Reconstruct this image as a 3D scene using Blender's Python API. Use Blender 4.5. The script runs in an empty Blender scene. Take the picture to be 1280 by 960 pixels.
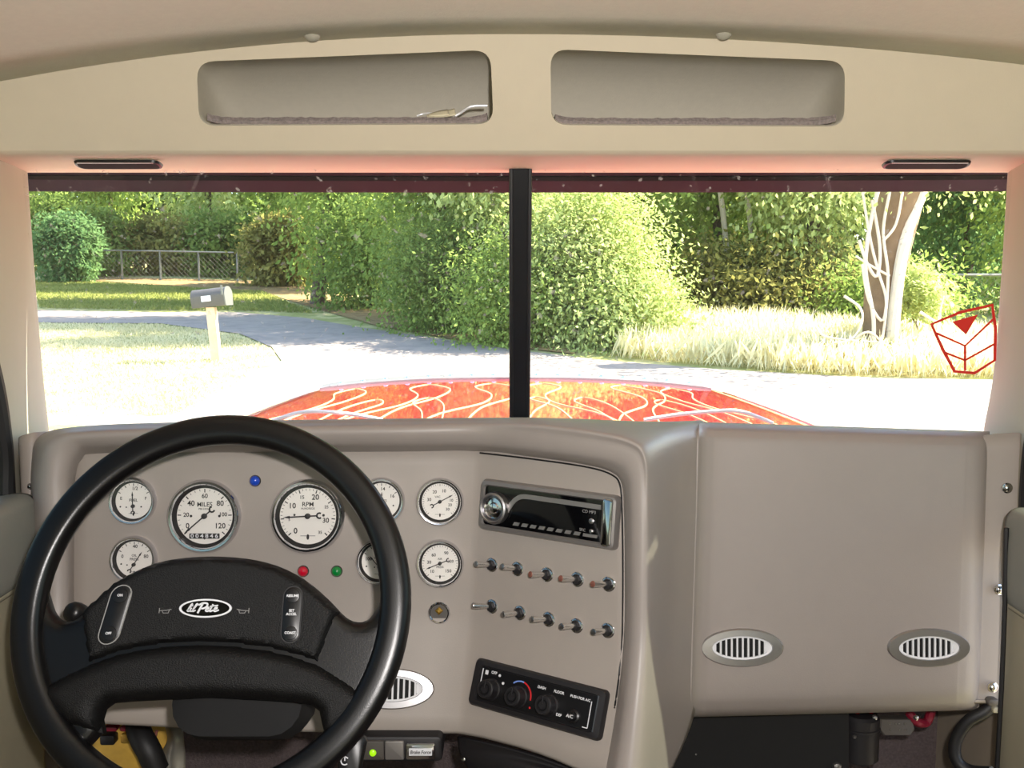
import bpy, math, random
import numpy as np
from mathutils import Vector, Matrix
from mathutils.geometry import delaunay_2d_cdt
random.seed(7); rng = np.random.default_rng(7)
SC = bpy.context.scene; COL = SC.collection
# ------------------------------------------------------------------ camera
FPX = 1244.0; H = 1.9; YH = 350.0
TH = math.atan((480 - YH) / FPX)
cam = bpy.data.objects.new('camera', bpy.data.cameras.new('camera')); COL.objects.link(cam)
cam.data.sensor_fit = 'HORIZONTAL'; cam.data.sensor_width = 36.0; cam.data.lens = 36.0 * FPX / 1280
cam.data.clip_start = 0.02; cam.data.clip_end = 400
cam.location = (0, 0, H); cam.rotation_euler = (math.pi / 2 - TH, 0, 0); SC.camera = cam
# ------------------------------------------------------------------ world, sun, flash, exposure
W = bpy.data.worlds.new('sky'); SC.world = W; W.use_nodes = True
nt = W.node_tree; bg = nt.nodes['Background']
sky = nt.nodes.new('ShaderNodeTexSky'); sky.sky_type = 'NISHITA'; sky.sun_disc = False
SUN = Vector((0.80, 0.12, 0.76)).normalized()
sky.sun_elevation = math.asin(SUN.z); sky.sun_rotation = math.atan2(SUN.x, SUN.y)
nt.links.new(sky.outputs[0], bg.inputs[0]); bg.inputs[1].default_value = 0.92
sl = bpy.data.lights.new('sun', 'SUN'); sl.energy = 31.0; sl.angle = math.radians(0.55); sl.color = (1, .93, .80)
so = bpy.data.objects.new('sun', sl); COL.objects.link(so); so.rotation_euler = SUN.to_track_quat('Z', 'Y').to_euler()
fl = bpy.data.lights.new('camera_flash', 'SPOT'); fl.energy = 46; fl.shadow_soft_size = 0.014
fl.spot_size = math.radians(95); fl.spot_blend = 0.6; fl.color = (1, .95, .92)
fo = bpy.data.objects.new('camera_flash', fl); COL.objects.link(fo)
fo.location = (0.045, -0.01, H + 0.055); fo.rotation_euler = (math.pi / 2 - TH, 0, 0)
vs = SC.view_settings; vs.view_transform = 'Standard'; vs.look = 'None'; vs.gamma = 1; vs.exposure = 0.0; vs.use_curve_mapping = False
SC.cycles.max_bounces = 8; SC.cycles.transparent_max_bounces = 12; SC.cycles.sample_clamp_indirect = 6
# ------------------------------------------------------------------ projection helpers (reading places off the photo, then real depth)
O = np.array([0, 0, H]); RX = np.array([1., 0, 0])
FW = np.array([0, math.cos(TH), -math.sin(TH)]); UP = np.array([0, math.sin(TH), math.cos(TH)])
def D(px, py): return FW + (px - 640) / FPX * RX + (480 - py) / FPX * UP
def P(px, py, Y):
    d = D(px, py); return O + d * (Y / d[1])
def plane(a, b, c):
    n = np.cross(b - a, c - a); n = n / np.linalg.norm(n)
    return (a, -n if n[1] > 0 else n)
def hit(px, py, pl):
    a, n = pl; d = D(px, py); return O + d * (((a - O) @ n) / (d @ n))
def fmat(o, n, up=(0, 0, 1)):
    n = np.array(n, float); n /= np.linalg.norm(n)
    u = np.cross(up, n); u /= np.linalg.norm(u); v = np.cross(n, u)
    return Matrix(((u[0], v[0], n[0], o[0]), (u[1], v[1], n[1], o[1]), (u[2], v[2], n[2], o[2]), (0, 0, 0, 1)))
# ------------------------------------------------------------------ materials
MATS = {}
def lin(c): return tuple(((x / 255) / 12.92 if x <= 10 else ((x / 255 + .055) / 1.055) ** 2.4) for x in c)
def mat(name, col, rough=.5, metal=0, namt=.08, nscale=30, bump=0, bscale=400, coat=0, spec=.5, emit=0, srgb=True):
    m = bpy.data.materials.new(name); m.use_nodes = True; t = m.node_tree; b = t.nodes['Principled BSDF']
    c = lin(col) if srgb else col
    b.inputs['Roughness'].default_value = rough; b.inputs['Metallic'].default_value = metal
    b.inputs['Coat Weight'].default_value = coat; b.inputs['Specular IOR Level'].default_value = spec
    tc = t.nodes.new('ShaderNodeTexCoord')
    nz = t.nodes.new('ShaderNodeTexNoise'); nz.inputs['Scale'].default_value = nscale; nz.inputs['Detail'].default_value = 5
    t.links.new(tc.outputs['Object'], nz.inputs['Vector'])
    mx = t.nodes.new('ShaderNodeMix'); mx.data_type = 'RGBA'
    mx.inputs[6].default_value = (*[x * (1 - namt) for x in c], 1); mx.inputs[7].default_value = (*[min(1, x * (1 + namt)) for x in c], 1)
    t.links.new(nz.outputs[0], mx.inputs[0]); t.links.new(mx.outputs[2], b.inputs['Base Color'])
    if bump:
        n2 = t.nodes.new('ShaderNodeTexNoise'); n2.inputs['Scale'].default_value = bscale; n2.inputs['Detail'].default_value = 3
        t.links.new(tc.outputs['Object'], n2.inputs['Vector'])
        bp = t.nodes.new('ShaderNodeBump'); bp.inputs['Strength'].default_value = bump; bp.inputs['Distance'].default_value = .002
        t.links.new(n2.outputs[0], bp.inputs['Height']); t.links.new(bp.outputs[0], b.inputs['Normal'])
    if emit:
        b.inputs['Emission Color'].default_value = (*c, 1); b.inputs['Emission Strength'].default_value = emit
    MATS[name] = m; return m
def glassmat(name, tint=(1, 1, 1), refl=.06, rough=.0, dirt=0):
    m = bpy.data.materials.new(name); m.use_nodes = True; t = m.node_tree; t.nodes.clear()
    out = t.nodes.new('ShaderNodeOutputMaterial'); tr = t.nodes.new('ShaderNodeBsdfTransparent'); gl = t.nodes.new('ShaderNodeBsdfGlossy')
    tr.inputs[0].default_value = (*tint, 1); gl.inputs['Roughness'].default_value = rough
    mx = t.nodes.new('ShaderNodeMixShader'); mx.inputs[0].default_value = refl
    t.links.new(tr.outputs[0], mx.inputs[1]); t.links.new(gl.outputs[0], mx.inputs[2])
    last = mx
    if dirt:
        tc = t.nodes.new('ShaderNodeTexCoord'); n = t.nodes.new('ShaderNodeTexNoise'); n.inputs['Scale'].default_value = 95; n.inputs['Detail'].default_value = 6
        t.links.new(tc.outputs['Object'], n.inputs['Vector'])
        n2 = t.nodes.new('ShaderNodeTexNoise'); n2.inputs['Scale'].default_value = 4; t.links.new(tc.outputs['Object'], n2.inputs['Vector'])
        r = t.nodes.new('ShaderNodeValToRGB'); r.color_ramp.elements[0].position = .635; r.color_ramp.elements[1].position = .70
        t.links.new(n.outputs[0], r.inputs[0])
        ad = t.nodes.new('ShaderNodeMath'); ad.operation = 'MULTIPLY'; ad.inputs[1].default_value = dirt
        t.links.new(r.outputs[0], ad.inputs[0])
        m2 = t.nodes.new('ShaderNodeMath'); m2.operation = 'MULTIPLY_ADD'; m2.inputs[1].default_value = .06; 
        t.links.new(n2.outputs[0], m2.inputs[0]); t.links.new(ad.outputs[0], m2.inputs[2])
        df = t.nodes.new('ShaderNodeBsdfDiffuse'); df.inputs[0].default_value = (.75, .72, .68, 1)
        m3 = t.nodes.new('ShaderNodeMixShader'); t.links.new(m2.outputs[0], m3.inputs[0])
        t.links.new(mx.outputs[0], m3.inputs[1]); t.links.new(df.outputs[0], m3.inputs[2]); last = m3
    t.links.new(last.outputs[0], out.inputs[0]); MATS[name] = m; return m
def leafmat(name, c1, c2, trans=.35, nscale=.7):
    m = bpy.data.materials.new(name); m.use_nodes = True; t = m.node_tree; t.nodes.clear()
    out = t.nodes.new('ShaderNodeOutputMaterial'); df = t.nodes.new('ShaderNodeBsdfDiffuse'); tl = t.nodes.new('ShaderNodeBsdfTranslucent')
    gm = t.nodes.new('ShaderNodeNewGeometry'); nz = t.nodes.new('ShaderNodeTexNoise'); nz.inputs['Scale'].default_value = nscale; nz.inputs['Detail'].default_value = 6
    t.links.new(gm.outputs['Position'], nz.inputs['Vector'])
    ad = t.nodes.new('ShaderNodeMath'); ad.operation = 'MULTIPLY_ADD'; ad.inputs[1].default_value = .55
    t.links.new(gm.outputs['Random Per Island'], ad.inputs[0])
    sb = t.nodes.new('ShaderNodeMath'); sb.operation = 'SUBTRACT'; sb.inputs[1].default_value = .28
    t.links.new(nz.outputs[0], sb.inputs[0]); t.links.new(sb.outputs[0], ad.inputs[2])
    mx = t.nodes.new('ShaderNodeMix'); mx.data_type = 'RGBA'; mx.inputs[6].default_value = (*lin(c1), 1); mx.inputs[7].default_value = (*lin(c2), 1)
    t.links.new(ad.outputs[0], mx.inputs[0])
    t.links.new(mx.outputs[2], df.inputs[0]); t.links.new(mx.outputs[2], tl.inputs[0])
    ms = t.nodes.new('ShaderNodeMixShader'); ms.inputs[0].default_value = trans
    t.links.new(df.outputs[0], ms.inputs[1]); t.links.new(tl.outputs[0], ms.inputs[2]); t.links.new(ms.outputs[0], out.inputs[0])
    MATS[name] = m; return m
def groundmat(name, cols, scale):
    m = mat(name, cols[0], .9, nscale=scale, spec=.1); t = m.node_tree; b = t.nodes['Principled BSDF']
    nz = [n for n in t.nodes if n.type == 'TEX_NOISE'][0]; nz.inputs['Detail'].default_value = 10; nz.inputs['Roughness'].default_value = .65
    r = t.nodes.new('ShaderNodeValToRGB'); e = r.color_ramp.elements
    e[0].position = .32; e[0].color = (*lin(cols[0]), 1); e[1].position = .68; e[1].color = (*lin(cols[-1]), 1)
    for i, c in enumerate(cols[1:-1]): 
        k = e.new(.32 + .36 * (i + 1) / (len(cols) - 1)); k.color = (*lin(c), 1)
    t.links.new(nz.outputs[0], r.inputs[0]); t.links.new(r.outputs[0], b.inputs['Base Color']); return m

mat('dash', (153, 144, 138), .42, namt=.03, bump=.10, bscale=900)
mat('dash_panel', (157, 148, 140), .5, namt=.03, bump=.08, bscale=900)
mat('headliner', (222, 219, 200), .9, namt=.05, nscale=120, bump=.15, bscale=500, spec=.15)
mat('header_beige', (206, 194, 170), .6, namt=.03, bump=.08, bscale=700, spec=.25)
mat('pillar_beige', (168, 163, 146), .6, namt=.03, bump=.06, bscale=700, spec=.25)
mat('carpet', (92, 82, 82), .95, namt=.45, nscale=260, bump=.9, bscale=420, spec=.05)
mat('shelf_carpet', (140, 130, 126), .95, namt=.5, nscale=300, bump=.9, bscale=420, spec=.05)
mat('pocket', (210, 204, 188), .9, namt=.05, nscale=120, bump=.15, bscale=500, spec=.15)
mat('black_rubber', (22, 21, 22), .55, namt=.1, bump=.05)
mat('wheel_black', (13, 12, 13), .3, namt=.12, nscale=60, bump=.05, bscale=700)
mat('pad_black', (13, 12, 12), .5, spec=.3, namt=.12, nscale=90, bump=.5, bscale=900)
mat('plastic_black', (20, 19, 20), .35, namt=.1)
mat('satin_black', (30, 28, 30), .5, namt=.1)
mat('gloss_black', (8, 8, 10), .06, namt=.05, coat=.5)
mat('chrome', (215, 215, 220), .1, metal=1, namt=.03)
mat('lever_metal', (225, 222, 218), .22, metal=.95, namt=.05)
mat('brushed', (185, 183, 184), .34, metal=1, namt=.06, nscale=200)
mat('silver_paint', (150, 145, 142), .35, metal=.6, namt=.05)
mat('white_face', (236, 231, 224), .5, namt=.02)
mat('white_print', (225, 225, 228), .5, namt=.02)
mat('grey_print', (150, 148, 146), .5, namt=.02)
mat('ink', (38, 35, 36), .6, namt=.05)
mat('dark_void', (10, 9, 10), .8, namt=.1)
mat('jewel_blue', (20, 70, 190), .12, namt=.1, coat=1)
mat('jewel_red', (200, 12, 45), .12, namt=.1, coat=1)
mat('jewel_green', (8, 130, 55), .12, namt=.1, coat=1)
mat('led_green', (150, 210, 20), .3, namt=.05, emit=.8)
mat('brass', (190, 150, 70), .3, metal=.8, namt=.1)
mat('copper_tip', (170, 110, 95), .35, metal=.6, namt=.1)
mat('red_print', (205, 40, 45), .4, namt=.05)
mat('blue_print', (120, 150, 220), .4, namt=.05)
mat('sticker_red', (222, 50, 38), .5, namt=.04)
mat('board_gold', (190, 150, 60), .5, namt=.35, nscale=45)
mat('fuse_red', (120, 20, 40), .4, namt=.1)
mat('alu', (150, 146, 136), .4, metal=.7, namt=.25, nscale=40)
mat('door_grey', (128, 128, 120), .6, namt=.04, bump=.1)
mat('door_beige', (150, 143, 122), .6, namt=.04, bump=.1)
mat('kick_beige', (150, 138, 122), .7, namt=.05)
mat('paper', (215, 205, 175), .7, namt=.1)
mat('silver_cord', (225, 225, 225), .3, metal=.3, namt=.05)
mat('hood_red', (165, 20, 36), .25, namt=.08, nscale=5, coat=1)
mat('pin_gold', (225, 170, 110), .4, namt=.1)
mat('visor_maroon', (34, 12, 30), .8, namt=.6, nscale=9, spec=.1)
mat('visor_lip', (9, 8, 9), 1, namt=.4, nscale=30, spec=.03)
mat('mullion_black', (14, 15, 18), .4, namt=.15, nscale=40)
mat('mail_grey', (78, 73, 68), .5, namt=.15, nscale=8)
mat('post_wood', (205, 178, 148), .85, namt=.3, nscale=9)
mat('bark', (122, 98, 72), .95, namt=.4, nscale=5, bump=1, bscale=12)
mat('bark_dark', (84, 70, 58), .95, namt=.35, nscale=5)
mat('dead_wood', (205, 190, 170), .9, namt=.25, nscale=4)
mat('galv', (112, 112, 106), .5, metal=.5, namt=.1)
groundmat('lawn', [(172, 160, 108), (140, 142, 82), (184, 172, 122), (124, 134, 72)], .8)
groundmat('asphalt', [(134, 122, 112), (148, 136, 126), (156, 143, 130)], 3)
groundmat('leaf_litter', [(120, 92, 62), (150, 125, 85), (96, 80, 55)], 2)
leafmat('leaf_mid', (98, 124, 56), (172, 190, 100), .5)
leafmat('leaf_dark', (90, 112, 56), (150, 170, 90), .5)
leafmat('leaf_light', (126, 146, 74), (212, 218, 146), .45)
leafmat('leaf_blue', (72, 104, 66), (122, 152, 94), .5)
leafmat('leaf_olive', (110, 108, 58), (172, 166, 96), .5)
leafmat('grass_verge_sunlit', (200, 188, 140), (236, 224, 184), .4)  # verge grass, sun overexposure put into its pale colour
leafmat('grass_dry', (212, 202, 152), (244, 236, 200), .4)
leafmat('grass_green', (112, 124, 62), (164, 164, 96), .4)
glassmat('windshield_glass', (.97, .985, .975), .025, dirt=.35)
glassmat('lens_glass', (1, 1, 1), .05)
glassmat('dim_side_glass', (.34, .36, .33), .05)
# ------------------------------------------------------------------ mesh helpers
def link(name, me, m, parent=None, smooth=True, kind=None, solid=0, solid_off=-1):
    o = bpy.data.objects.new(name, me); COL.objects.link(o)
    if m: me.materials.append(MATS[m] if isinstance(m, str) else m)
    if smooth: me.polygons.foreach_set('use_smooth', np.ones(len(me.polygons), bool))
    if parent: o.parent = parent
    if kind: o['kind'] = kind
    if solid:
        md = o.modifiers.new('shell', 'SOLIDIFY'); md.thickness = solid; md.offset = solid_off
    return o
def tag(o, label=None, cat=None, group=None, kind=None):
    if label: o['label'] = label
    if cat: o['category'] = cat
    if group: o['group'] = group
    if kind: o['kind'] = kind
    return o
def empty(name, M, label=None, cat=None, group=None):
    o = bpy.data.objects.new(name, None); COL.objects.link(o); o.empty_display_size = .02
    o.matrix_world = M if isinstance(M, Matrix) else Matrix.Translation(Vector(M))
    return tag(o, label, cat, group)
class MB:
    def __init__(s): s.v = []; s.f = []
    def add(s, vs, fs):
        k = len(s.v); s.v += [tuple(map(float, x)) for x in vs]; s.f += [tuple(i + k for i in q) for q in fs]; return s
    def loft(s, loops, cap0=True, cap1=True, closed=True):
        n = len(loops[0]); vs = [p for l in loops for p in l]; fs = []
        for i in range(len(loops) - 1):
            for j in range(n if closed else n - 1):
                k = (j + 1) % n; fs.append((i * n + j, i * n + k, (i + 1) * n + k, (i + 1) * n + j))
        if cap0: fs.append(tuple(range(n))[::-1])
        if cap1: fs.append(tuple(range((len(loops) - 1) * n, len(loops) * n)))
        return s.add(vs, fs)
    def lathe(s, prof, n=32, c=(0, 0), sx=1, sy=1, cap0=True, cap1=True):
        return s.loft([[(c[0] + r * sx * math.cos(a), c[1] + r * sy * math.sin(a), z) for a in np.linspace(0, 2 * math.pi, n, False)] for r, z in prof], cap0, cap1)
    def tube(s, path, rad, n=8):
        path = [np.array(p, float) for p in path]; m = len(path)
        rad = [rad] * m if np.isscalar(rad) else rad; loops = []; ref = np.array([0.13, .31, .94])
        for i in range(m):
            t = path[min(i + 1, m - 1)] - path[max(i - 1, 0)]; t /= np.linalg.norm(t) + 1e-12
            a = np.cross(t, ref); 
            if np.linalg.norm(a) < .05: a = np.cross(t, (1, 0, 0))
            a /= np.linalg.norm(a); b = np.cross(t, a)
            loops.append([path[i] + rad[i] * (math.cos(x) * a + math.sin(x) * b) for x in np.linspace(0, 2 * math.pi, n, False)])
        return s.loft(loops)
    def box(s, c, d, bev=0.0):
        w, h, z = d[0] / 2, d[1] / 2, d[2] / 2; b = min(bev, w * .9, h * .9, z * .9)
        if b:
            r = [(1, -z), (1, z - b), ]
            L = [[(c[0] + x, c[1] + y, c[2] - z) for x, y in rrect(2 * w, 2 * h, b * 1.5)], [(c[0] + x, c[1] + y, c[2] + z - b) for x, y in rrect(2 * w, 2 * h, b * 1.5)],
                 [(c[0] + x, c[1] + y, c[2] + z - b * .3) for x, y in rrect(2 * w - .6 * b, 2 * h - .6 * b, b * 1.3)], [(c[0] + x, c[1] + y, c[2] + z) for x, y in rrect(2 * w - 2 * b, 2 * h - 2 * b, b * .8)]]
            return s.loft(L)
        vs = [(c[0] + x * w, c[1] + y * h, c[2] + q * z) for q in (-1, 1) for y in (-1, 1) for x in (-1, 1)]
        return s.add(vs, [(0, 2, 3, 1), (4, 5, 7, 6), (0, 1, 5, 4), (2, 6, 7, 3), (0, 4, 6, 2), (1, 3, 7, 5)])
    def prism(s, poly, z0, z1): return s.loft([[(x, y, z0) for x, y in poly], [(x, y, z1) for x, y in poly]])
    def bar(s, a, b, w, z0, z1):
        a = np.array(a, float); b = np.array(b, float); t = (b - a) / np.linalg.norm(b - a); n = np.array([-t[1], t[0]]) * w / 2
        return s.prism([a - n, b - n, b + n, a + n], z0, z1)
    def ribbon(s, pts, w, z0, z1, closed=False):
        pts = [np.array(p, float) for p in pts]; n = len(pts); L = []; R = []
        for i in range(n):
            p0 = pts[(i - 1) % n] if closed or i else pts[0]; p1 = pts[(i + 1) % n] if closed or i < n - 1 else pts[-1]
            t = (p1 - p0); t /= np.linalg.norm(t) + 1e-12; q = np.array([-t[1], t[0]]) * w / 2
            L.append(pts[i] + q); R.append(pts[i] - q)
        loops = [[(L[i][0], L[i][1], z0), (R[i][0], R[i][1], z0), (R[i][0], R[i][1], z1), (L[i][0], L[i][1], z1)] for i in range(n)]
        if closed: return s.loft(loops + [loops[0]], False, False)
        return s.loft(loops)
    def text(s, txt, size, x, y, z, rot=0, shear=0, bold=0, sx=1):
        vs, fs = text_geo(txt, shear, bold); ca, sa = math.cos(rot), math.sin(rot)
        return s.add([(x + size * (ca * a * sx - sa * b), y + size * (sa * a * sx + ca * b), z) for a, b in vs], fs)
    def build(s, name, m, parent=None, smooth=True, kind=None, xf=None, auto=35, **k):
        v = s.v
        if xf is not None: v = [tuple(xf @ Vector(p)) for p in v]
        me = bpy.data.meshes.new(name); me.from_pydata(v, [], s.f); me.update()
        o = link(name, me, m, parent, smooth, kind, **k)
        if smooth and auto: me.set_sharp_from_angle(angle=math.radians(auto))
        return o
TXT = {}
def text_geo(txt, shear=0, bold=0):
    k = (txt, shear, bold)
    if k not in TXT:
        c = bpy.data.curves.new('t', 'FONT'); c.body = txt; c.size = 1; c.align_x = 'CENTER'; c.align_y = 'CENTER'
        c.shear = shear; c.offset = bold; c.resolution_u = 3
        o = bpy.data.objects.new('t', c); me = bpy.data.meshes.new_from_object(o)
        TXT[k] = ([(v.co.x, v.co.y) for v in me.vertices], [tuple(p.vertices) for p in me.polygons])
        bpy.data.objects.remove(o); bpy.data.curves.remove(c); bpy.data.meshes.remove(me)
    return TXT[k]
def rrect(w, h, r, n=5, cx=0, cy=0):
    r = max(min(r, w / 2 * .999, h / 2 * .999), 1e-5); out = []
    for k, (sx, sy) in enumerate(((1, 1), (-1, 1), (-1, -1), (1, -1))):
        for a in np.linspace(0, math.pi / 2, n): 
            t = a + k * math.pi / 2; out.append((cx + sx * (w / 2 - r) + r * math.cos(t), cy + sy * (h / 2 - r) + r * math.sin(t)))
    return out
def catmull(K, n):
    K = np.array(K, float); m = len(K); out = []
    for i in range(m - 1):
        p0, p1, p2, p3 = K[max(i - 1, 0)], K[i], K[i + 1], K[min(i + 2, m - 1)]
        for t in np.linspace(0, 1, n, False):
            out.append(.5 * ((2 * p1) + (p2 - p0) * t + (2 * p0 - 5 * p1 + 4 * p2 - p3) * t * t + (3 * p1 - p0 - 3 * p2 + p3) * t ** 3))
    out.append(K[-1]); return np.array(out)
def surf(K, nu, nv):                      # smooth surface through a net of control points
    A = catmull(K, nu); return catmull(np.swapaxes(A, 0, 1), nv).swapaxes(0, 1)
def gridmesh(name, G, m, parent=None, flip=False, solid=0, kind=None, off=-1):
    a, b = G.shape[:2]; vs = G.reshape(-1, 3); fs = []
    for i in range(a - 1):
        for j in range(b - 1):
            q = (i * b + j, i * b + j + 1, (i + 1) * b + j + 1, (i + 1) * b + j); fs.append(q[::-1] if flip else q)
    me = bpy.data.meshes.new(name); me.from_pydata([tuple(map(float, v)) for v in vs], [], fs); me.update()
    return link(name, me, m, parent, True, kind, solid, off)
def inpoly(x, y, poly):
    p = np.asarray(poly); q = np.roll(p, -1, 0); c = np.zeros(np.shape(x), bool)
    for (x0, y0), (x1, y1) in zip(p, q):
        if y0 != y1: c ^= ((y0 > y) != (y1 > y)) & (x < (x1 - x0) * (y - y0) / (y1 - y0) + x0)
    return c
def edgedist(pts, polys):
    d = np.full(len(pts), 1e9)
    for p in polys:
        p = np.asarray(p); q = np.roll(p, -1, 0)
        for a, b in zip(p, q):
            ab = b - a; t = np.clip(((pts - a) @ ab) / (ab @ ab + 1e-15), 0, 1)
            d = np.minimum(d, np.linalg.norm(pts - (a + t[:, None] * ab), axis=1))
    return d
def densify(poly, s):
    out = []
    for a, b in zip(poly, list(poly[1:]) + [poly[0]]):
        a = np.array(a, float); b = np.array(b, float); k = max(1, int(np.linalg.norm(b - a) / s))
        out += [tuple(a + (b - a) * i / k) for i in range(k)]
    return out
def fill2d(outer, holes, sp, extra=()):
    """triangulated planar region: points (n,2), tris, and the boundary loops"""
    outer = densify(outer, sp); holes = [densify(h, sp) for h in holes]
    pts = list(outer); ed = [(i, (i + 1) % len(outer)) for i in range(len(outer))]
    for h in holes:
        k = len(pts); pts += h; ed += [(k + i, k + (i + 1) % len(h)) for i in range(len(h))]
    o = np.array(outer); lo, hi = o.min(0), o.max(0)
    gx, gy = np.meshgrid(np.arange(lo[0], hi[0], sp), np.arange(lo[1], hi[1], sp * .87)); gx[1::2] += sp / 2
    g = np.stack([gx.ravel(), gy.ravel()], 1); ok = inpoly(g[:, 0], g[:, 1], o)
    for h in holes: ok &= ~inpoly(g[:, 0], g[:, 1], h)
    g = g[ok]; g = g[edgedist(g, [outer] + holes) > sp * .45]
    pts += [tuple(p) for p in g]
    r = delaunay_2d_cdt([Vector(p) for p in pts], ed, [], 0, 1e-7)
    V = np.array([tuple(v) for v in r[0]]); T = [t for t in r[2]]
    C = np.array([V[list(t)].mean(0) for t in T]); k = inpoly(C[:, 0], C[:, 1], o)
    for h in holes: k &= ~inpoly(C[:, 0], C[:, 1], h)
    T = [t for t, q in zip(T, k) if q]
    T = [t if np.cross(V[t[1]] - V[t[0]], V[t[2]] - V[t[0]]) > 0 else t[::-1] for t in T]
    return V, T, outer, holes
def dome(name, outer, m, parent, hf, back, sp=.004, holes=(), auto=50):
    """solid pad: height hf(points, edge distance), flat back, side walls"""
    V, T, o, hs = fill2d(outer, list(holes), sp); d = edgedist(V, [o] + hs); Z = hf(V, d)
    mb = MB(); n = len(V); mb.add([(x, y, z) for (x, y), z in zip(V, Z)], T)
    mb.add([(x, y, back) for x, y in V], [t[::-1] for t in T])
    ec = {}
    for t in T:
        for a, b in ((t[0], t[1]), (t[1], t[2]), (t[2], t[0])): ec[(a, b)] = 1
    mb.f += [(b, a, a + n, b + n) for a, b in ec if (b, a) not in ec]
    return mb.build(name, m, parent, auto=auto)
def rnd(d, r, h0, h1):                    # quarter-round edge profile
    t = np.clip(d / r, 0, 1); return h0 + (h1 - h0) * np.sqrt(np.clip(1 - (1 - t) ** 2, 0, 1))
# ------------------------------------------------------------------ dash planes
C1 = plane(P(92, 565, 1.215), P(597, 565, 1.215), P(597, 770, 1.19))
F1, F2 = hit(597, 565, C1), hit(590, 775, C1)
S1 = plane(F1, F2, P(778, 650, 1.10)); F3 = P(575, 920, 1.14)
C2 = plane(F2, hit(100, 775, C1), F3); S2 = plane(F2, hit(778, 800, S1), F3)
PP = plane(P(872, 560, 1.224), P(1230, 560, 1.224), P(900, 850, 1.192))
def foldx(y): return float(np.interp(y, [565, 775, 920, 980], [597, 590, 575, 569]))
def panel_pt(px, py):
    if px < foldx(py): return hit(px, py, C1 if py < 775 else C2)
    yb = 775 + (px - 590) / 188 * 25
    return hit(px, py, S1 if py < yb else S2)
# ================================================================== CAB SHELL
def kx(x): return .13 if x < 0 else .085
HB = plane(P(640, 43, 1.14), P(400, 43, 1.14), P(640, 188, 1.21))
zc0 = P(640, 43, 1.14)[2]
def ceil_z(x, Y): return zc0 - kx(x) * x * x + .03 * (1 - ((Y - .1) / 1.04) ** 2)
G = np.array([[(x, Y, ceil_z(x, Y)) for Y in np.linspace(1.165, -.9, 24)] for x in np.linspace(-.70, .70, 41)])
c = gridmesh('ceiling', G, 'headliner', solid=.02, off=1); tag(c, 'grey-beige fabric headliner of the cab', 'ceiling', kind='structure')
# floor, back wall, firewall, kick panels
def slab(name, a, b, m, label, cat):
    mb = MB(); a = np.array(a, float); b = np.array(b, float); mb.box((a + b) / 2, b - a); return tag(mb.build(name, m, smooth=False), label, cat, kind='structure')
ZF = H - .98
slab('floor', (-.69, -.9, ZF - .03), (.69, 1.49, ZF), 'carpet', 'dark carpeted cab floor below the dashboard', 'floor')
slab('wall_back', (-.66, -.93, ZF), (.66, -.9, H + .25), 'headliner', 'beige rear cab wall behind the seats', 'wall')
slab('wall_front', (-.69, 1.47, ZF), (.69, 1.50, H - .26), 'carpet', 'carpeted firewall under the dashboard', 'wall')
slab('trim_1', (-.69, 1.2, ZF), (-.66, 1.47, H - .26), 'kick_beige', 'beige kick panel at the driver footwell', 'trim')
slab('trim_2', (.655, 1.19, ZF), (.685, 1.47, H - .26), 'kick_beige', 'beige kick panel beside the black hanging cable', 'trim')
# side windows of the doors, tint added to dim sun and daylight inside
for nm, s_, lab in (('window_3', -1, 'driver door window, tint added to cut daylight'), ('window_4', 1, 'passenger door window, tint added to cut daylight')):
    mb = MB(); mb.box((s_ * .675, .1, H - .02), (.004, 2.3, .60)); tag(mb.build(nm, 'dim_side_glass', smooth=False), lab, 'window', kind='structure')
# overhead header panel with two storage openings
hd = empty('overhead_console', tuple(P(640, 188, 1.21)), 'beige overhead header panel with two long storage openings above windshield', 'overhead panel')
HM = fmat(P(640, 120, 1.175), HB[1]); HI = HM.inverted()
def h2(px, py): q = HI @ Vector(hit(px, py, HB)); return (q.x, q.y)
def hw(p): return HI @ Vector(p)
top = []
for x in np.linspace(-.70, .70, 50):
    z = ceil_z(x, 1.15) + .012; t = (z - HB[0][2]) * 0; yv = HI @ Vector((x, 1.15, z)); top.append((yv.x, yv.y))
bl = h2(640, 188)[1]
outer = [(-.70, bl), (.70, bl)] + top[::-1]
def opening(pts):
    c = [h2(*p) for p in pts]; out = []
    n = len(c)
    for i in range(n):
        p0, p1, p2 = (np.array(c[(i + k) % n]) for k in (-1, 0, 1)); r = .020
        a = p1 + (p0 - p1) / np.linalg.norm(p0 - p1) * r; b = p1 + (p2 - p1) / np.linalg.norm(p2 - p1) * r
        for t in np.linspace(0, 1, 7): out.append(tuple((1 - t) ** 2 * a + 2 * t * (1 - t) * p1 + t * t * b))
    return out
opL = opening([(246, 77), (613, 62), (617, 155), (249, 157)]); opR = opening([(688, 61), (1056, 76), (1055, 158), (689, 156)])
V, T, oo, hh = fill2d(outer, [opL, opR], .02)
mb = MB(); mb.add([tuple(HM @ Vector((x, y, 0))) for x, y in V], T)
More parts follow.
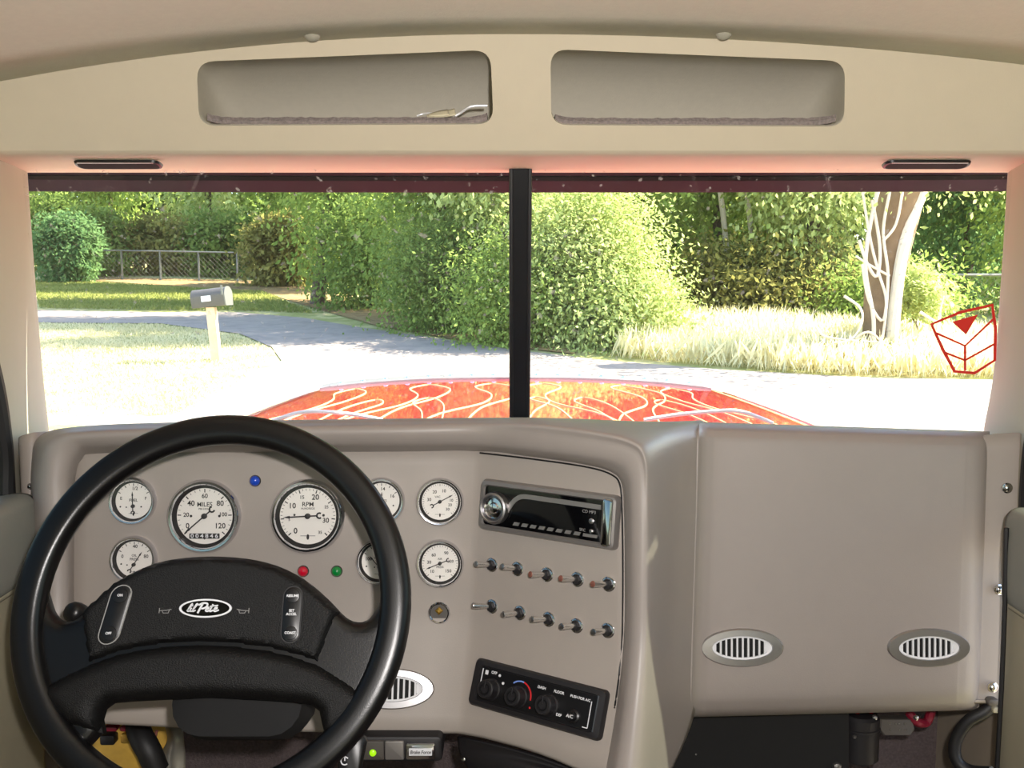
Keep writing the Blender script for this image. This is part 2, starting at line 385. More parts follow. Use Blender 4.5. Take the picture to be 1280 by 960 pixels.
# the rolled lip below the face and the flat underside to the windshield
me = mb.build('face', 'header_beige', None, auto=60); me.parent = hd; me.matrix_parent_inverse = hd.matrix_world.inverted()
def pw(o, par): o.parent = par; o.matrix_parent_inverse = Matrix(par.matrix_world).inverted(); return o
for o in (hd,): bpy.context.view_layer.update()
me.matrix_parent_inverse = hd.matrix_world.inverted()
b0 = P(640, 188, 1.21); zt = b0[2]
prof = [(b0[1] - .004, zt + .006), (b0[1] + .001, zt - .001), (b0[1] + .008, zt - .005), (b0[1] + .03, zt - .0055), (1.40, zt - .006)]
G = np.array([[(x, y, z) for y, z in prof] for x in np.linspace(-.70, .70, 30)])
pw(gridmesh('underside', G, 'header_beige', solid=.004), hd)
for nm, op, hx in (('L', opL, 0), ('R', opR, 0)):
    back = MB(); cen = np.mean(op, 0)
    ring = [tuple(HM @ Vector((x, y, .0))) for x, y in op]
    r1 = [tuple(HM @ Vector((x, y, -.006))) for x, y in op]
    def sh(x, y, d, s, tz):
        q = HM @ Vector((cen[0] + (x - cen[0]) * s, y, 0)); return (q.x, q.y + d, zt + .022 + (q.z - zt - .022) * tz + .004)
    r2 = [sh(x, y, .07, 1.05, .98) for x, y in op]; r3 = [sh(x, y, .15, 1.03, .72) for x, y in op]; r4 = [sh(x, y, .17, .98, .45) for x, y in op]
    back.loft([ring, r1, r2, r3, r4], cap0=False); back.f = [q[::-1] for q in back.f]
    pw(back.build('storage_pocket', 'pocket', None, auto=70), hd)
    # carpet lining: thick strip at the front lip
    x0, x1 = min(p[0] for p in op) + .007, max(p[0] for p in op) - .007; yb = min(p[1] for p in op)
    cm = MB(); n = 60
    def cz(i): return random.uniform(-.0007, .0007)
    L = []
    for i in range(n + 1):
        x = x0 + (x1 - x0) * i / n; e = .005 * (abs(2 * i / n - 1) ** 16)
        q = HM @ Vector((x, yb + e, -.004)); t = .0085 + cz(i)
        L.append([(q.x, q.y, q.z), (q.x, q.y - .002, q.z + t * .5), (q.x, q.y + .001, q.z + t), (q.x, q.y + .11, q.z + t), (q.x, q.y + .11, q.z)])
    cm.loft(L); pw(cm.build('carpet_lining', 'shelf_carpet', None), hd)
# headliner snap buttons
for px, lab in ((390, 'oval headliner button above the left storage opening'), (905, 'oval headliner button above the right storage opening')):
    p = P(px, 44, 1.125); b = MB(); b.lathe([(.0085, 0), (.0088, .0015), (.007, .004), (.003, .0055)], 20)
    e = b.build('headliner_button', 'pillar_beige'); e.matrix_world = fmat((p[0], p[1], ceil_z(p[0], p[1]) + .001), (0, -.45, -1), (0, 1, 0))
    tag(e, lab, 'button', 'buttons of the headliner')
# slot lamps in the underside
for px, py, lab in ((148, 193, 'black slot lamp with chrome rim above the mailbox side'), (1158, 195, 'black slot lamp in header above the right tree trunk')):
    p = P(px, py, 1.262); r = empty('slot_lamp', fmat((p[0], 1.262, zt - .0095), (0, -.25, -1), (0, 1, 0)), lab, 'lamp', 'slot lamps under the header')
    MB().loft([[(x, y, 0) for x, y in rrect(.108, .026, .01)], [(x, y, .003) for x, y in rrect(.106, .024, .01)], [(x, y, .0035) for x, y in rrect(.100, .020, .008)], [(x, y, .001) for x, y in rrect(.098, .018, .008)]], cap1=False).build('rim', 'plastic_black', r)
    MB().box((0, -.0115, .0035), (.094, .0014, .001)).build('rim_highlight', 'brushed', r)
    MB().prism(rrect(.1, .02, .008), .0005, .0036).build('lens', 'dark_void', r)
# windshield: two panes, centre post, edge
WT, WB = 1.36, 1.50
def wp(px, py):   # a point of the windshield plane
    a = P(640, 205, WT); b = P(640, 530, WB); n = np.cross(b - a, (1, 0, 0)); return hit(px, py, (a, n / np.linalg.norm(n)))
for nm, xs, lab in (('window_1', (20, 637), 'driver side pane of the split windshield'), ('window_2', (663, 1285), 'passenger side pane of the split windshield')):
    q = [wp(xs[0], 198), wp(xs[1], 198), wp(xs[1], 548), wp(xs[0], 548)]; mb = MB(); mb.add(q, [(0, 3, 2, 1)])
    tag(mb.build(nm, 'windshield_glass', smooth=False), lab, 'window', kind='structure')
r = empty('trim_3', tuple(wp(650, 540)), 'black vertical post dividing the windshield', 'post'); r['kind'] = 'structure'
a, b = wp(650, 200), wp(650, 545); ax = (b - a); L = np.linalg.norm(ax); nrm = np.cross(ax / L, (1, 0, 0)); nrm = nrm if nrm[1] < 0 else -nrm
M = fmat((a + b) / 2, nrm)
bpy.context.view_layer.update()
o = MB().loft([[(x, y, -.012) for x, y in ((-.0155, -L / 2), (.0155, -L / 2), (.0155, L / 2), (-.0155, L / 2))], [(x, y, .004) for x, y in ((-.0155, -L / 2), (.0155, -L / 2), (.0155, L / 2), (-.0155, L / 2))], [(x, y, .007) for x, y in ((-.0115, -L / 2), (.0115, -L / 2), (.0115, L / 2), (-.0115, L / 2))]]).build('post', 'mullion_black', xf=M); pw(o, r)
for sx in (-1, 1): pw(MB().box((sx * .0125, 0, .006), (.005, L, .006), .001).build('gasket', 'black_rubber', xf=M), r)
# A-pillars
def pillar(name, cols, label):
    K = [[P(px, py, Y) for px, py, Y in c_] for c_ in cols]
    o = gridmesh(name, surf(K, 6, 6), 'pillar_beige', solid=.006, off=1); tag(o, label, 'pillar', kind='structure'); return o
PL = [[(33, 190, 1.40), (36, 240, 1.42), (44, 350, 1.45), (54, 470, 1.49), (62, 545, 1.52), (64, 600, 1.50), (66, 690, 1.47)],
      [(30, 190, 1.375), (33, 240, 1.39), (41, 350, 1.42), (51, 470, 1.46), (58, 545, 1.47), (56, 600, 1.45), (54, 690, 1.42)],
      [(14, 190, 1.31), (16, 240, 1.31), (20, 350, 1.31), (28, 470, 1.33), (34, 545, 1.34), (36, 600, 1.33), (38, 690, 1.32)],
      [(-14, 190, 1.22), (-12, 240, 1.22), (-8, 350, 1.22), (6, 470, 1.235), (16, 545, 1.25), (22, 600, 1.25), (26, 690, 1.25)],
      [(-60, 190, 1.14), (-55, 240, 1.14), (-38, 350, 1.15), (-6, 470, 1.18), (6, 545, 1.20), (10, 600, 1.21), (14, 690, 1.21)]]
PR = [[(1267, 190, 1.40), (1264, 240, 1.42), (1257, 350, 1.45), (1247, 470, 1.49), (1234, 545, 1.52), (1232, 600, 1.50), (1230, 690, 1.47)],
      [(1269, 190, 1.375), (1267, 240, 1.39), (1260, 350, 1.42), (1250, 470, 1.46), (1238, 545, 1.47), (1240, 600, 1.45), (1242, 690, 1.42)],
      [(1282, 190, 1.31), (1281, 240, 1.31), (1276, 350, 1.31), (1268, 470, 1.33), (1262, 545, 1.34), (1262, 600, 1.33), (1262, 690, 1.32)],
      [(1305, 190, 1.22), (1303, 240, 1.22), (1300, 350, 1.22), (1290, 470, 1.235), (1280, 545, 1.25), (1276, 600, 1.25), (1272, 690, 1.25)],
      [(1345, 190, 1.14), (1340, 240, 1.14), (1326, 350, 1.15), (1304, 470, 1.18), (1290, 545, 1.20), (1284, 600, 1.21), (1280, 690, 1.21)]]
pillar('trim_4', PL, 'beige left windshield pillar beside the mailbox view')
pillar('trim_5', PR, 'beige right windshield pillar beside the red sticker')
# dark door seals along the rear edges of the pillars
for nm, K_, sx, lab in (('trim_6', PL, -1, 'dark fabric door seal left of the dashboard'), ('trim_7', PR, 1, 'dark door seal right of the dashboard')):
    pts = [P(px + sx * 2, py, Y - .006) for px, py, Y in K_[-1]]
    tag(MB().tube(catmull(pts, 6), .010, 10).build(nm, 'black_rubber'), lab, 'seal', kind='structure')
# doors
def door(name, s, fpx, sill_px, seam_px, Yf, label):
    X = P(*fpx)[0] + s * .012; r = empty(name, (X, .2, ZF), label, 'door'); r['kind'] = 'structure'; bpy.context.view_layer.update()
    zs = P(*sill_px)[2]; zm = P(*seam_px)[2]
    def panel(z0, z1, m, nm, bulge):
        rows = []
        for z, dx in ((z0, 0), (z0 + .01, bulge * .7), ((z0 + z1) / 2, bulge), (z1 - .02, bulge * .8), (z1 - .006, bulge * .3), (z1, -.012), (z1 - .004, -.05)):
            rows.append([(X - s * dx - s * e, Y, z - f) for Y, e, f in ((Yf + .004, -.05, .012), (Yf + .001, -.014, .006), (Yf - .005, -.005, .002), (Yf - .02, 0, 0), (.7, .004, 0), (0, .004, 0), (-.6, 0, 0))])
        o = gridmesh(nm, surf(rows, 4, 5), m, flip=(s > 0), solid=0); pw(o, r)
    panel(zm, zs, 'door_grey', 'upper_pad', .008); panel(ZF + .02, zm, 'door_beige', 'lower_panel', .0)
door('door_1', -1, (44, 760, 1.17), (0, 640, 1.10), (30, 735, 1.15), 1.185, 'driver door with grey upper pad and beige lower panel')
door('door_2', 1, (1262, 760, 1.13), (1280, 645, 1.12), (1270, 768, 1.12), 1.150, 'passenger door with grey upper pad and beige lower panel')
pw(MB().tube([P(1258, 660, 1.152), P(1256, 760, 1.152), P(1252, 860, 1.153), P(1246, 965, 1.153)], .0028, 6).build('edge_seal', 'black_rubber'), bpy.data.objects['door_2'])
# ================================================================== DASHBOARD
dash = empty('dashboard', tuple(P(640, 930, 1.2)), 'moulded grey dashboard with recessed gauge panel and angled centre stack', 'dashboard'); bpy.context.view_layer.update()
def dpart(o): return pw(o, dash)
# instrument panel (C1/C2 left, S1/S2 angled to the driver)
def pbot(px): return float(np.interp(px, [70, 130, 300, 440, 575, 600, 650, 690, 720, 790], [902, 906, 914, 917, 918, 922, 935, 948, 962, 985]))
cols = []
for k in list(np.linspace(0, 1, 14)): cols.append(('L', k))
for k in list(np.linspace(0, 1, 10)): cols.append(('R', k))
G = []
for side, k in cols:
    row = []
    def cx(y): 
        fx = foldx(y); return 70 + (fx - 5 - 70) * k if side == 'L' else fx + 5 + (792 - fx - 5) * k
    xb = cx(900); yb = pbot(xb)
    bend = 775 if side == 'L' else 775 + (xb - 590) / 188 * 25
    for y in list(np.linspace(552, bend - 9, 8)) + list(np.linspace(bend + 9, yb - 5, 8)): row.append(panel_pt(cx(y), y))
    e = panel_pt(cx(yb), yb); row.append(e + [0, .004, -.001]); row.append(e + [0, .012, -.002]); row.append(e + [0, .12, .004])
    G.append(row)
dpart(gridmesh('instrument_panel', np.array(G), 'dash_panel', flip=False, solid=.004, off=-1))
# hooded frame sweeping round the panel
def key(s0, s1, s2, s3, s4, s5, s6):
    Yp = panel_pt(*s0)[1]
    return [P(*s0, Yp + .006), P(*s1, Yp - .012), P(*s2, Yp - .028), P(*s3, Yp - .034), P(*s4), P(*s5), P(*s6)]
KEYS = [key((94, 915), (90, 915), (82, 915), (60, 915), (46, 915, 1.14), (41, 915, 1.18), (39, 915, 1.3)),
        key((94, 770), (90, 770), (82, 770), (58, 770), (45, 770, 1.18), (41, 770, 1.22), (39, 770, 1.34)),
        key((94, 650), (90, 650), (80, 650), (58, 650), (44, 650, 1.19), (39, 650, 1.23), (37, 650, 1.36)),
        key((95, 602), (91, 600), (80, 595), (60, 588), (45, 583, 1.197), (39, 580, 1.24), (37, 580, 1.38)),
        key((103, 575), (100, 571), (92, 563), (72, 553), (59, 548, 1.197), (50, 545, 1.25), (47, 548, 1.45)),
        key((130, 568), (129, 563), (127, 555), (120, 543), (115, 536, 1.197), (110, 532, 1.25), (100, 538, 1.5)),
        key((300, 567), (300, 562), (300, 555), (300, 540), (300, 531, 1.195), (300, 526, 1.24), (300, 532, 1.5)),
        key((500, 566), (500, 561), (500, 554), (500, 538), (500, 528, 1.195), (500, 523, 1.24), (500, 530, 1.5)),
        key((597, 566), (597, 561), (598, 554), (600, 537), (600, 527, 1.192), (600, 522, 1.24), (600, 530, 1.5)),
        key((660, 572), (660, 567), (662, 560), (666, 541), (670, 529, 1.145), (676, 522, 1.21), (690, 530, 1.5)),
        key((730, 582), (730, 577), (733, 569), (741, 550), (748, 538, 1.103), (760, 525, 1.19), (790, 530, 1.5)),
        key((764, 592), (767, 587), (774, 577), (786, 560), (794, 549, 1.085), (822, 531, 1.19), (860, 526, 1.36)),
        key((776, 608), (780, 602), (788, 593), (802, 577), (811, 568, 1.078), (843, 545, 1.168), (882, 531, 1.25)),
        key((778, 640), (783, 637), (791, 632), (805, 622), (815, 617, 1.078), (846, 598, 1.160), (882, 580, 1.226)),
        key((779, 710), (784, 710), (792, 710), (806, 708), (816, 706, 1.072), (846, 703, 1.152), (881, 700, 1.216)),
        key((778, 800), (782, 800), (790, 800), (804, 800), (814, 800, 1.058), (842, 800, 1.136), (877, 800, 1.206)),
        key((768, 890), (773, 890), (782, 890), (798, 890), (811, 890, 1.035), (837, 890, 1.105), (868, 893, 1.19)),
        key((752, 975), (760, 975), (770, 975), (790, 975), (804, 975, 1.015), (820, 975, 1.06), (834, 975, 1.10))]
dpart(gridmesh('hooded_frame', surf(KEYS, 6, 5), 'dash', flip=True, solid=.004, off=-1))
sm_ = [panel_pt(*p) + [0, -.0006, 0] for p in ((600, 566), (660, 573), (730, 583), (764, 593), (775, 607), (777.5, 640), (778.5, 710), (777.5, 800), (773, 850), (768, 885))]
dpart(MB().tube(catmull(sm_, 6), .0011, 6).build('gap_shadow_line', 'black_rubber'))  # black tube drawn for the shadow line in the panel-frame gap
# passenger panel
pc = []
for k in (0, .015, .04, .09, .3, .6, .88, .93, .965, .988, 1.0):
    def xx(y): return np.interp(y, [530, 890], [874, 863]) * (1 - k) + np.interp(y, [530, 890], [1237, 1224]) * k
    ty = 527 + 12 * k; by = 897 - 9 * k; e = float(np.interp(k, [0, .015, .04, .09, .88, .93, .965, .988, 1], [-.016, -.008, -.0025, 0, 0, .0012, .005, .013, .03]))
    rows = [(xx(530), ty + 8, 1.5), (xx(530), ty + 1, 1.32), (xx(530), ty + 1, 1.268 + e), (xx(540), ty + 5, 1.246 + e), (xx(550), ty + 14, 1.232 + e), (xx(570), ty + 34, None), (xx(650), 650, None), (xx(750), 750, None), (xx(850), by - 42, None), (xx(875), by - 14, 1.197 + e), (xx(890), by - 2, 1.215 + e), (xx(890), by - 1, 1.25), (xx(890), by - 6, 1.36)]
    pc.append([P(x, y, Y) if Y else P(x, y, hit(x, y, PP)[1] + e) for x, y, Y in rows])
dpart(gridmesh('passenger_panel', surf(pc, 5, 5), 'dash', flip=False, solid=.004, off=-1))
# end flanges with screws
fr = [[P(1230, 545, 1.246), P(1224, 700, 1.233), P(1218, 860, 1.214), P(1217, 874, 1.212)], [P(1240, 543, 1.245), P(1236, 700, 1.232), P(1230, 860, 1.213), P(1229, 874, 1.211)],
      [P(1270, 541, 1.24), P(1262, 700, 1.226), P(1256, 860, 1.208), P(1255, 874, 1.206)], [P(1276, 542, 1.2395), P(1270, 700, 1.2255), P(1263, 860, 1.2075), P(1262, 874, 1.2055)]]
dpart(gridmesh('end_flange', surf(fr, 4, 5), 'dash_panel', solid=.003))
fr = [[P(23, 548, 1.25), P(27, 640, 1.24), P(30, 760, 1.225), P(34, 900, 1.21)], [P(26, 545, 1.24), P(29, 640, 1.233), P(32, 760, 1.218), P(36, 900, 1.203)],
      [P(42, 541, 1.24), P(41, 640, 1.233), P(42, 760, 1.218), P(44, 900, 1.203)], [P(60, 540, 1.26), P(46, 640, 1.26), P(46, 760, 1.24), P(48, 900, 1.22)]]
dpart(gridmesh('end_flange', surf(fr, 4, 5), 'dash_panel', solid=.003))
for px, py, Y, rr in ((1259, 610, 1.232, .0058), (1249, 737, 1.221, .0058), (1241, 859, 1.207, .0058), (38, 608, 1.233, .0035)):
    b = MB(); b.lathe([(rr * 1.15, -.002), (rr * 1.15, .0008), (rr * .85, .0012), (rr * .8, .003), (rr * .5, .0045), (rr * .12, .0048)], 18)
    o = b.build('screw', 'chrome'); o.matrix_world = fmat(P(px, py, Y), (0, -1, .05)); bpy.context.view_layer.update(); dpart(o)
# black cubby opening under the stack
cb = empty('cubby_bin', tuple(P(640, 955, 1.15)), 'black moulded bin under the centre stack', 'bin'); bpy.context.view_layer.update()
K = [[P(572, 921, 1.16), P(574, 940, 1.155), P(585, 960, 1.15), P(600, 985, 1.14)], [P(590, 925, 1.14), P(592, 938, 1.14), P(600, 955, 1.13), P(612, 985, 1.12)], [P(640, 937, 1.11), P(641, 946, 1.11), P(644, 958, 1.10), P(648, 985, 1.1)], [P(700, 957, 1.08), P(701, 962, 1.08), P(704, 970, 1.07), P(706, 985, 1.07)], [P(760, 985, 1.05), P(761, 990, 1.05), P(762, 995, 1.05), P(763, 1000, 1.05)]]
pw(gridmesh('rim', surf(K, 5, 5), 'satin_black', solid=.004), cb)
K = [[P(590, 936, 1.16), P(590, 960, 1.2), P(590, 1010, 1.2)], [P(650, 945, 1.16), P(650, 965, 1.2), P(650, 1010, 1.2)], [P(760, 970, 1.12), P(760, 980, 1.2), P(760, 1010, 1.2)]]
pw(gridmesh('liner', surf(K, 3, 3), 'plastic_black', solid=.003), cb)
o = MB().lathe([(.003, 0), (.0025, .002), (.001, .003)], 12).build('screw', 'chrome'); o.matrix_world = fmat(P(580, 949, 1.145), (-.3, -1, .2)); bpy.context.view_layer.update(); pw(o, cb)
# ------------------------------------------------------------------ gauges
def pol(r, a): return (r * math.cos(math.radians(a)), r * math.sin(math.radians(a)))
def gauge(px, py, R, label, ticks, nums, words, pivot, needle, odo=None, dots=()):
    c = hit(px, py, C1); g = empty('gauge', fmat(c, C1[1]), label, 'gauge', 'dashboard gauges')
    MB().lathe([(R * .98, -.006), (R, .002), (R * .985, .006), (R * .93, .0092), (R * .88, .009), (R * .85, .0066), (R * .845, .005)], 56, cap0=False, cap1=False).build('bezel', 'chrome', g)
    MB().lathe([(R * .845, .0062), (R * .80, .0022), (R * .765, .0012), (R * .755, .0003)], 56, cap0=False, cap1=False).build('inner_ring', 'ink', g)
    MB().lathe([(R * .80, -.004), (R * .80, .0004)], 48).build('dial', 'white_face', g)
    pr = MB(); r = R * .735
    for a0, ln, w in ticks:
        p = np.array(pivot[:2]) * R if len(pivot) == 3 else np.zeros(2); q = pol(1, a0); 
        pr.bar((q[0] * r * (1 - ln), q[1] * r * (1 - ln)), (q[0] * r, q[1] * r), w * R, .0005, .0007)
    for s, x, y, sz in nums: pr.text(s, sz * R, x * R, y * R, .0008, bold=.02)
    for x, y, q in dots: pr.lathe([(q * R, .0005), (q * R, .0009)], 12, (x * R, y * R))
    pr.loft([[(R * .035 * math.cos(t), -.56 * R + R * .075 * math.sin(t), z) for t in np.linspace(0, 6.283, 12, False)] for z in (.0005, .0008)])
    pr.bar((-.2 * R, -.53 * R), (.2 * R, -.53 * R), R * .012, .0005, .0007)
    pr.build('dial_print', 'ink', g, smooth=False)
    gp = MB()
    for s, x, y, sz in words: gp.text(s, sz * R, x * R, y * R, .0008, bold=.015)
    if words: gp.build('dial_lettering', 'grey_print' if False else 'ink', g, smooth=False)
    if odo:
        o = MB().prism(rrect(.82 * R, .14 * R, .01 * R, cy=-.54 * R + .0), .0009, .0012).build('odometer', 'ink', g, smooth=False)
        t = MB()
        for i, ch in enumerate(odo): t.text(ch, .15 * R, (-.33 + .132 * i) * R, -.54 * R, .0014, bold=.02, sx=1.2)
        t.build('digits', 'white_print', o, smooth=False)
    # needle with hub and wrench-like counterweight
    x0, y0 = pivot[0] * R, pivot[1] * R; a, ln, tl = needle; n = MB(); u = np.array(pol(1, a)); v = np.array([-u[1], u[0]]); c0 = np.array([x0, y0])
    n.prism([c0 - u * tl * R - v * .018 * R, c0 + u * ln * R * .72 - v * .018 * R, c0 + u * ln * R * .72 - v * .035 * R, c0 + u * ln * R * .80 - v * .028 * R, c0 + u * ln * R, c0 + u * ln * R * .80 + v * .028 * R, c0 + u * ln * R * .72 + v * .035 * R, c0 + u * ln * R * .72 + v * .018 * R, c0 - u * tl * R + v * .018 * R], .0028, .0034)
    t0 = c0 - u * (tl + .06) * R
    arc = [t0 + .07 * R * (math.cos(q) * u + math.sin(q) * v) for q in np.linspace(-2.2, 2.2, 10)]
    n.ribbon(arc, .045 * R, .0028, .0034)
    n.build('needle', 'ink', g, smooth=False)
    MB().lathe([(.075 * R, .001), (.075 * R, .004), (.05 * R, .0046), (.01 * R, .0048)], 16, (x0, y0)).build('needle_hub', 'ink', g)
    MB().lathe([(R * .84, .0056), (R * .4, .0058), (R * .02, .006)], 40, cap0=False).build('lens', 'lens_glass', g)
def tick(a0, a1, n, major, lm=.13, ls=.075, wm=.028, ws=.012):
    return [(a0 + (a1 - a0) * i / n, lm if i % major == 0 else ls, wm if i % major == 0 else ws) for i in range(n + 1)]
gauge(256, 645, .0455, 'large speedometer reading zero, with MILES lettering and odometer', tick(222, -42, 24, 4),
      [('0', -.46, -.27, .20), ('20', -.50, .03, .16), ('40', -.37, .34, .20), ('60', 0, .54, .17), ('80', .42, .34, .20), ('100', .50, .04, .15), ('120', .42, -.27, .20)],
      [('MILES', 0, .31, .17), ('PER HOUR', 0, .19, .07)], (0, 0), (221, .72, .22), '004846', [(-.37, 0, .035), (.40, 0, .035)])
gauge(385, 645, .0460, 'large tachometer with RPM lettering, needle pointing left', tick(225, -45, 35, 5),
      [('0', -.33, -.40, .21), ('5', -.50, -.10, .10), ('10', -.42, .27, .20), ('15', -.16, .50, .13), ('20', .20, .50, .20), ('25', .50, .24, .11), ('30', .48, -.12, .18), ('35', .33, -.44, .11)],
      [('RPM', .0, .31, .17), ('HUNDREDS', 0, .20, .07)], (0, 0), (183, .66, .26), None, [(-.36, .03, .03), (.42, .02, .035)])
SM = tick(150, 30, 8, 2, .14, .08, .03, .018)
gauge(167, 626, .0292, 'small fuel gauge left of the speedometer, needle straight up', SM, [('E', -.52, .10, .18), ('1/2', .06, .52, .2), ('F', .52, .10, .18)],
      [('FUEL', 0, .02, .17)], (0, -.22), (92, .62, .22), None, [(-.55, -.25, .035), (-.3, -.27, .03), (.33, -.25, .035)])
gauge(168, 699, .0292, 'small oil pressure gauge half hidden by the steering wheel hub', SM, [('0', -.5, .12, .2), ('40', .04, .54, .2), ('80', .5, .12, .2)],
      [('OIL', 0, .16, .14), ('PRESS', 0, .0, .15)], (0, -.22), (57, .66, .26), None, [(-.55, -.2, .035), (-.3, -.24, .03)])
gauge(477, 626, .0292, 'small white gauge behind the right wheel rim, beside the tachometer', SM, [('8', -.5, .14, .2), ('14', .05, .5, .2), ('16', .45, .2, .2)],
      [('VOLTS', 0, .0, .15)], (0, -.22), (88, .62, .26), None, [(.5, -.2, .035)])
gauge(474, 702, .0285, 'small white gauge mostly hidden behind the right wheel rim, near the green lamp', SM, [('100', -.46, .12, .2), ('180', .05, .52, .18), ('240', .5, .12, .18)],
      [('WATER', 0, .16, .13), ('TEMP', 0, .0, .14)], (0, -.22), (130, .62, .26), None, [(-.55, -.2, .035), (-.2, -.24, .03)])
gauge(550, 627, .0297, 'small round gauge left of the stereo, needle pointing up right', tick(225, -45, 36, 6, .12, .08, .02, .014), [('30', -.45, .08, .18), ('20', -.22, .40, .18), ('10', .16, .44, .18), ('10', .47, .05, .16), ('20', .42, -.14, .16), ('30', .32, -.32, .16)],
      [('VAC', -.1, .2, .12)], (0, 0), (28, .62, .32))
gauge(550, 704, .0297, 'small round gauge just above the brass-centred socket', tick(225, -45, 30, 6, .12, .08, .02, .014), [('10', -.33, -.34, .18), ('30', -.45, .04, .18), ('60', -.26, .34, .18), ('90', .26, .42, .18), ('120', .45, .08, .16), ('150', .34, -.32, .18)],
      [('AIR', 0, .18, .12), ('PRESS', 0, -.16, .12)], (0, 0), (202, .62, .32))
for px, py, m, lab in ((319, 601, 'blue', 'blue jewel indicator lamp between the two large gauges'), (379, 714, 'red', 'red jewel indicator lamp above the wheel hub'), (421, 714, 'green', 'green jewel indicator lamp below the tachometer')):
    g = empty('indicator_lamp', fmat(hit(px, py, C1), C1[1]), lab, 'lamp', 'jewel indicator lamps')
    MB().lathe([(.0072, -.002), (.0072, .001), (.0066, .002)], 20).build('rim', 'plastic_black', g)
    MB().lathe([(.0064, .001), (.0060, .0035), (.0042, .0056), (.002, .0066), (.0003, .0068)], 20).build('jewel', 'jewel_' + m, g)
g = empty('power_socket', fmat(hit(549, 766, C1), C1[1]), 'round chrome-rimmed socket with brass centre below the air gauge', 'socket')
MB().lathe([(.0132, -.003), (.0135, .002), (.012, .0035), (.0108, .003), (.0104, .0005)], 32, cap1=False).build('rim', 'chrome', g)
MB().lathe([(.0105, -.002), (.0105, .0008)], 28).build('face', 'mail_grey', g)
MB().lathe([(.0052, .0006), (.0048, .004), (.002, .005)], 4, (0, .003)).build('brass_plug', 'brass', g, smooth=False)
# toggle switches
def toggle(bx, by, tx, ty, label, tip):
    c = hit(bx, by, S1 if by < 775 + (bx - 590) / 188 * 25 else S2); n = S1[1]
    # lever direction: out along the panel normal, leaning so that it ends on the photo's tip ray
    d = D(tx, ty); L = .026; A = c - O; t = (A @ d) / (d @ d)
    best = min((abs(np.linalg.norm(O + d * s - c) - L), s) for s in np.linspace(t - .04, t, 400))[1]
    tipp = O + d * best
    g = empty('toggle_switch', fmat(c, n), label, 'switch', 'toggle switches on the centre stack'); I = Matrix(fmat(c, n)).inverted(); v = np.array(I @ Vector(tipp))
    MB().lathe([(.0086, -.001), (.0086, .0012), (.0068, .0022), (.0062, .0022)], 24).build('washer', 'chrome', g)
    MB().lathe([(.0064, .001), (.0062, .0045), (.0048, .0058), (.002, .006)], 6).build('nut', 'satin_black', g, smooth=False)
    MB().tube([v * s for s in (.18, .5, .8, .95)], [.0029, .0033, .0037, .0037], 12).build('lever', 'lever_metal', g)
    MB().tube([v * .95, v * .985, v], [.0037, .0034, .0018], 12).build('tip', tip, g)
r1 = [((615, 706), (594, 705)), ((647, 711), (627, 708)), ((684, 718), (662, 718)), ((722, 724), (700, 723)), ((761, 730), (740, 730))]
r2 = [((615, 758), (590, 757)), ((650, 766), (628, 768)), ((686, 774), (664, 774)), ((721, 782), (701, 783)), ((760, 788), (741, 790))]
on = ['leftmost', 'second from left', 'middle', 'second from right', 'rightmost']
for i, (b, t) in enumerate(r1): toggle(*b, *t, f'chrome toggle switch, {on[i]} of the upper row under the radio', 'brushed' if i < 2 else 'copper_tip')
for i, (b, t) in enumerate(r2): toggle(*b, *t, f'chrome toggle switch, {on[i]} of the lower row above climate controls', 'brushed')
# ------------------------------------------------------------------ radio
g = empty('car_stereo', fmat(hit(686, 641, S1), S1[1]), 'silver-framed car stereo with round volume knob and black display', 'stereo')
MB().loft([[(x, y, z) for x, y in rrect(w, h, r)] for w, h, r, z in ((.187, .062, .006, -.004), (.187, .062, .006, .004), (.183, .058, .006, .010), (.174, .050, .005, .0115), (.171, .047, .004, .009))], cap1=False).build('frame', 'silver_paint', g)
MB().prism(rrect(.173, .049, .003), -.002, .0085).build('faceplate', 'gloss_black', g)
MB().box((.082, 0, .008), (.014, .055, .010), .003).build('end_trim', 'chrome', g)
arch = [(-.052, -.004), (-.046, .006), (-.038, .0135), (-.028, .0165), (0, .0165), (.04, .0163), (.073, .016)]
MB().ribbon(catmull(arch, 5)[:, :2], .0055, .008, .0105).build('trim_band', 'silver_paint', g)
k = MB().lathe([(.0195, .007), (.0195, .013), (.0185, .0165), (.0165, .0175), (.0155, .0165), (.0150, .0125)], 40, (-.069, -.002), cap1=False).build('volume_knob', 'brushed', g)
MB().lathe([(.0152, .012), (.0125, .0155), (.0118, .0125), (.007, .013), (.0055, .0145), (.002, .015)], 36, (-.069, -.002)).build('knob_dish', 'chrome', k)
MB().prism(rrect(.112, .022, .003, cx=.013, cy=.0015), .0085, .0092).build('display', 'gloss_black', g)
for i in range(8):
    x = -.043 + i * .0118; MB().prism([(x, -.0195), (x + .0075, -.0195), (x + .0095, -.0155), (x + .002, -.0155)], .008, .0098).build('preset_button', 'silver_paint', g, smooth=False)
MB().prism([(.052, -.0195), (.070, -.0195), (.071, -.016), (.0525, -.016)], .008, .0098).build('preset_button', 'silver_paint', g, smooth=False)
for x, y, q in ((.062, -.001, .0032), (.0625, -.0125, .0024)): MB().lathe([(q, .008), (q, .0105), (q * .6, .0112)], 16, (x, y)).build('side_button', 'brushed', g)
mb = MB(); mb.text('CD MP3', .005, .058, .009, .0094); mb.text('SRC', .0045, .051, -.0125, .0094); mb.build('face_print', 'grey_print', g, smooth=False)
